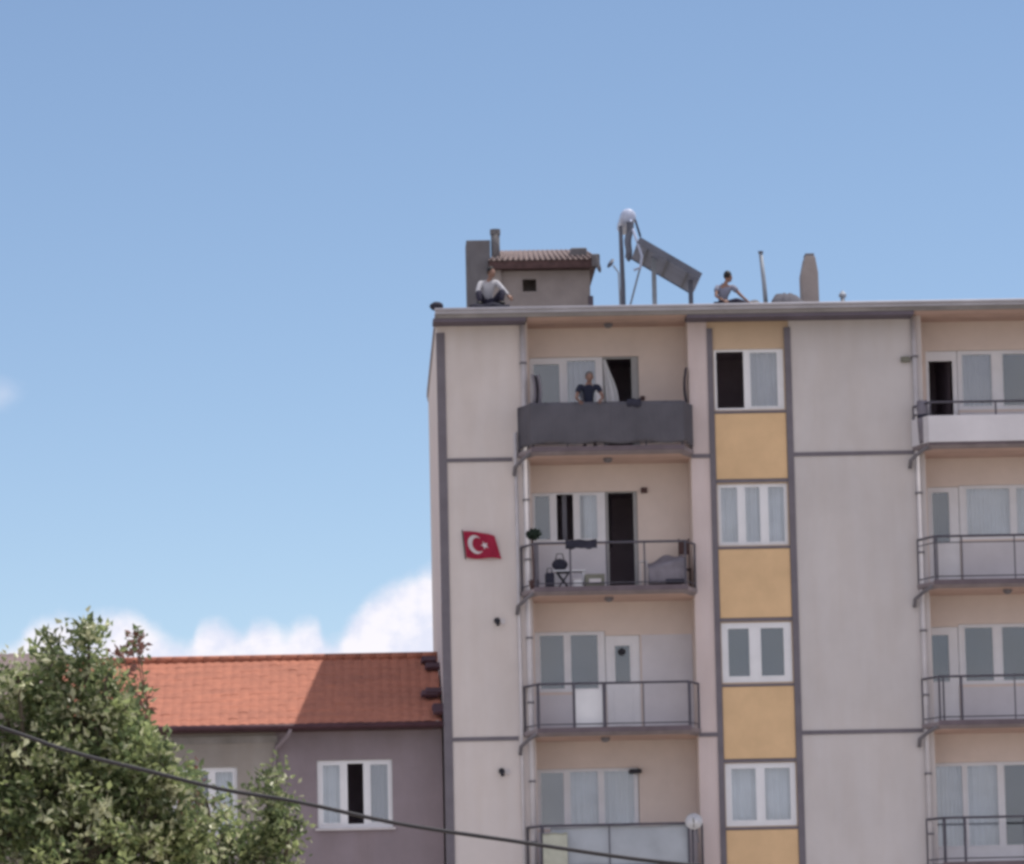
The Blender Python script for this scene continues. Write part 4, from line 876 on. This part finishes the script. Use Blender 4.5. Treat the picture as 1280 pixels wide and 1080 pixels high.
# ---------------------------------------------------------------- people
def skin_mesh(verts, edges, radii, root=0, sub=1):
    me = bpy.data.meshes.new('tmp'); me.from_pydata([Vector(v) for v in verts], edges, []); me.update()
    o = bpy.data.objects.new('tmp', me); col.objects.link(o)
    m1 = o.modifiers.new('s', 'SKIN'); sv = me.skin_vertices[0].data
    for i, r_ in enumerate(radii):
        rr = r_ if isinstance(r_, tuple) else (r_, r_)
        sv[i].radius = rr; sv[i].use_root = (i == root)
    m1.use_smooth_shade = True; m1.branch_smoothing = 0.6
    m2 = o.modifiers.new('sd', 'SUBSURF'); m2.levels = sub; m2.render_levels = sub
    dg = bpy.context.evaluated_depsgraph_get(); dg.update()
    out = bpy.data.meshes.new_from_object(o.evaluated_get(dg))
    bpy.data.objects.remove(o); return out
def person(loc, J, top, trousers, hairm, label, face=(0, -1, 0), long_sleeve=False):
    """J: joint positions relative to loc. face: look direction"""
    t = empty('person', loc, label, 'person'); o = Vector(loc); J = {k: Vector(v) for k, v in J.items()}
    order = ['pel', 'sp', 'ch', 'nk', 'hd', 'lsh', 'lel', 'lwr', 'rsh', 'rel', 'rwr', 'lhp', 'lkn', 'lan', 'lto', 'rhp', 'rkn', 'ran', 'rto']
    rad = dict(pel=.13, sp=.12, ch=.135, nk=.052, hd=.05, lsh=.058, lel=.042, lwr=.027, rsh=.058, rel=.042, rwr=.027, lhp=.088, lkn=.058, lan=.038, lto=.035, rhp=.088, rkn=.058, ran=.038, rto=.035)
    ed = [('pel', 'sp'), ('sp', 'ch'), ('ch', 'nk'), ('nk', 'hd'), ('ch', 'lsh'), ('lsh', 'lel'), ('lel', 'lwr'), ('ch', 'rsh'), ('rsh', 'rel'), ('rel', 'rwr'), ('pel', 'lhp'), ('lhp', 'lkn'), ('lkn', 'lan'), ('lan', 'lto'), ('pel', 'rhp'), ('rhp', 'rkn'), ('rkn', 'ran'), ('ran', 'rto')]
    ix = {k: i for i, k in enumerate(order)}
    sk = skin_mesh([J[k] for k in order], [(ix[a_], ix[b_]) for a_, b_ in ed], [rad[k]*(0.66 if k in ('pel', 'sp', 'ch') else 0.88) for k in order])
    mb = MB(); mw = Matrix.Translation(o); mb.add(sk, mw)
    # head with face
    fd = Vector(face).normalized(); hc_ = J['hd']+Vector((0, 0, 0.045))+fd*0.012; sdv = fd.cross(Vector((0, 0, 1))).normalized()
    i0 = len(mb.v); mb.ell(o+hc_, 0.078, 0.078, 0.118, 18, 14)
    for i in range(i0, len(mb.v)):
        p = mb.v[i]-(o+hc_); f = p.dot(fd); s_ = p.dot(sdv)
        p = p+fd*f*0.22
        if f > 0.03 and abs(s_) < 0.022 and -0.035 < p.z < 0.012: p += fd*0.017*(1-abs(s_)/0.022)           # nose
        if f > 0.03 and 0.012 < abs(s_) < 0.045 and 0.0 < p.z < 0.03: p -= fd*0.007                           # eye sockets
        if p.z < -0.05: p -= sdv*s_*0.25
        mb.v[i] = p+o+hc_
    for sg in (-1, 1): mb.ell(o+hc_+sdv*0.08*sg-fd*0.005, 0.014, 0.02, 0.03, 8, 6)                            # ears
    # hands: palm and five bent fingers
    for el, wr in (('lel', 'lwr'), ('rel', 'rwr')):
        d = (J[wr]-J[el]).normalized(); side = d.cross(Vector((0.3, -1, 0.2))).normalized(); nrm = d.cross(side).normalized(); w0 = o+J[wr]
        mb.obox(w0+d*0.05, d*0.045, side*0.036, nrm*0.013)
        for k, ln in enumerate((0.07, 0.08, 0.075, 0.06)):
            b0 = w0+d*0.088+side*(-0.03+0.02*k); mb.tube([b0, b0+d*ln*0.5+nrm*0.008, b0+d*ln*0.9+nrm*0.03], [0.009, 0.0085, 0.006], 6)
        b0 = w0+d*0.03-side*0.034; mb.tube([b0, b0+d*0.03-side*0.025, b0+d*0.06-side*0.03+nrm*0.01], [0.011, 0.0095, 0.007], 6)
    body = mb.build('body', M['skin'], t, smooth=True)
    for sg in (-1, 1): 
        MB().ell(o+hc_+fd*0.088+sdv*0.030*sg+Vector((0, 0, 0.012)), 0.010, 0.010, 0.008, 8, 6).build('eye', M['black'], t, smooth=True)
    MB().ell(o+hc_+fd*0.085-Vector((0, 0, 0.055)), 0.020, 0.010, 0.006, 8, 6).build('mouth', M['brown'], t, smooth=True)
    hb = MB(); i0 = len(hb.v); hb.ell(o+hc_-fd*0.018+Vector((0, 0, 0.02)), 0.092, 0.092, 0.112, 18, 12, 0.05)
    for i in range(i0, len(hb.v)):
        p = hb.v[i]-(o+hc_); f = p.dot(fd)
        if f > 0.035 and p.z < 0.06: p -= fd*0.06
        if p.z < -0.03: p.z = -0.03-(p.z+0.03)*0.2
        hb.v[i] = p+o+hc_
    hb.build('hair', hairm, t, smooth=True)
    # shirt
    nm = ['pel', 'sp', 'ch', 'nkb', 'lsh', 'lsl', 'rsh', 'rsl']; fr_ = 0.97 if long_sleeve else 0.6
    Q = dict(J); Q['nkb'] = J['ch'].lerp(J['nk'], 0.62); Q['lsl'] = J['lsh'].lerp(J['lel'], fr_); Q['rsl'] = J['rsh'].lerp(J['rel'], fr_)
    rs = dict(pel=.135, sp=.118, ch=.135, nkb=.07, lsh=.078, lsl=.066, rsh=.078, rsl=.066)
    e = [('pel', 'sp'), ('sp', 'ch'), ('ch', 'nkb'), ('ch', 'lsh'), ('lsh', 'lsl'), ('ch', 'rsh'), ('rsh', 'rsl')]
    if long_sleeve:
        nm += ['lcu', 'rcu']; Q['lcu'] = J['lel'].lerp(J['lwr'], 0.95); Q['rcu'] = J['rel'].lerp(J['rwr'], 0.95); rs['lcu'] = rs['rcu'] = .042; rs['lsl'] = rs['rsl'] = .056
        e += [('lsl', 'lcu'), ('rsl', 'rcu')]
    sm = skin_mesh([Q[k] for k in nm], [(nm.index(a_), nm.index(b_)) for a_, b_ in e], [rs[k] for k in nm])
    MB().add(sm, mw).build('shirt', top, t, smooth=True)
    nm = ['pel', 'lhp', 'lkn', 'lcf', 'rhp', 'rkn', 'rcf']; Q['lcf'] = J['lkn'].lerp(J['lan'], 0.93); Q['rcf'] = J['rkn'].lerp(J['ran'], 0.93)
    rs = dict(pel=.142, lhp=.105, lkn=.075, lcf=.056, rhp=.105, rkn=.075, rcf=.056)
    sm = skin_mesh([Q[k] for k in nm], [(nm.index(a_), nm.index(b_)) for a_, b_ in [('pel', 'lhp'), ('lhp', 'lkn'), ('lkn', 'lcf'), ('pel', 'rhp'), ('rhp', 'rkn'), ('rkn', 'rcf')]], [rs[k] for k in nm])
    MB().add(sm, mw).build('trousers', trousers, t, smooth=True)
    for a_, b_ in (('lan', 'lto'), ('ran', 'rto')):
        d = (J[b_]-J[a_]); 
        MB().ell(o+J[a_].lerp(J[b_], 0.5), 0.055+abs(d.x)*0.55, 0.055+abs(d.y)*0.55, 0.045, 12, 8).build('shoe', M['shoe'], t, smooth=True)
    return t
# standing on the top balcony, dark top, leaning a hand on the railing
x = 3.20; yy = -0.42
person((x, yy, FL[0]), dict(pel=(0, 0, .92), sp=(0, -.01, 1.08), ch=(0, -.03, 1.30), nk=(0.01, -.04, 1.47), hd=(0.02, -.05, 1.53),
    lsh=(-.20, -.03, 1.38), lel=(-.28, -.12, 1.12), lwr=(-.22, -.34, 1.02), rsh=(.20, -.03, 1.38), rel=(.30, -.10, 1.13), rwr=(.24, -.34, 1.03),
    lhp=(-.10, 0, .88), lkn=(-.11, -.03, .48), lan=(-.11, .02, .08), lto=(-.12, -.14, .04), rhp=(.10, 0, .88), rkn=(.11, -.03, .48), ran=(.11, .02, .08), rto=(.12, -.14, .04)),
    M['bshirt'], M['jeans'], M['greyhair'], 'person in a dark top standing behind the charcoal screen of the top left balcony', face=(0.1, -1, -0.35))
# sitting on the roof edge beside the hut, white shirt
person((1.10, 0.15, 17.13), dict(pel=(-.02, .05, .17), sp=(-.02, .03, .34), ch=(.0, .0, .56), nk=(.03, -.03, .72), hd=(.05, -.05, .78),
    lsh=(-.18, .02, .62), lel=(-.25, -.12, .36), lwr=(-.24, -.34, .24), rsh=(.17, .0, .62), rel=(.30, -.16, .44), rwr=(.42, -.32, .26),
    lhp=(-.12, .02, .13), lkn=(-.24, -.36, .36), lan=(-.22, -.46, .08), lto=(-.25, -.60, .05), rhp=(.10, .02, .13), rkn=(.30, -.36, .38), ran=(.24, -.46, .08), rto=(.28, -.60, .05)),
    M['wshirt'], M['jeans'], M['hair'], 'person in a white shirt sitting on the roof edge before the grey chimney', face=(0.7, -0.6, -0.45), long_sleeve=True)
# sitting farther right with arm stretched to the right
person((6.28, 0.15, 17.0), dict(pel=(-.06, .05, .15), sp=(-.06, .04, .30), ch=(-.03, .02, .52), nk=(.03, 0, .68), hd=(.06, 0, .74),
    lsh=(-.17, .08, .58), lel=(-.22, -.1, .34), lwr=(-.05, -.22, .22), rsh=(.15, -.06, .56), rel=(.33, -.12, .34), rwr=(.52, -.16, .16),
    lhp=(-.10, -.03, .11), lkn=(.22, -.34, .20), lan=(.48, -.42, .07), lto=(.60, -.44, .07), rhp=(-.02, .12, .11), rkn=(.34, .05, .24), ran=(.56, .0, .07), rto=(.68, 0, .07)),
    M['gshirt'], M['jeans'], M['hair'], 'person in a blue grey shirt sitting on the roof right of the solar heater', face=(0.8, 0.45, -0.4))
# dark mat under the first seated person
mt = MB(); mt.grid(lambda a_, b_: (0.66+0.86*a_, -0.60+1.0*b_, 17.075+0.06*math.sin(math.pi*a_)*0.6+0.02*math.sin(a_*13+b_*7)), 18, 14)
tag(mt.build('dark_mat', M['dkcloth'], None, org=(1.08, -0.1, 17.0), smooth=True, solid=0.11), 'dark mat on the roof edge under the person in the white shirt', 'mat')
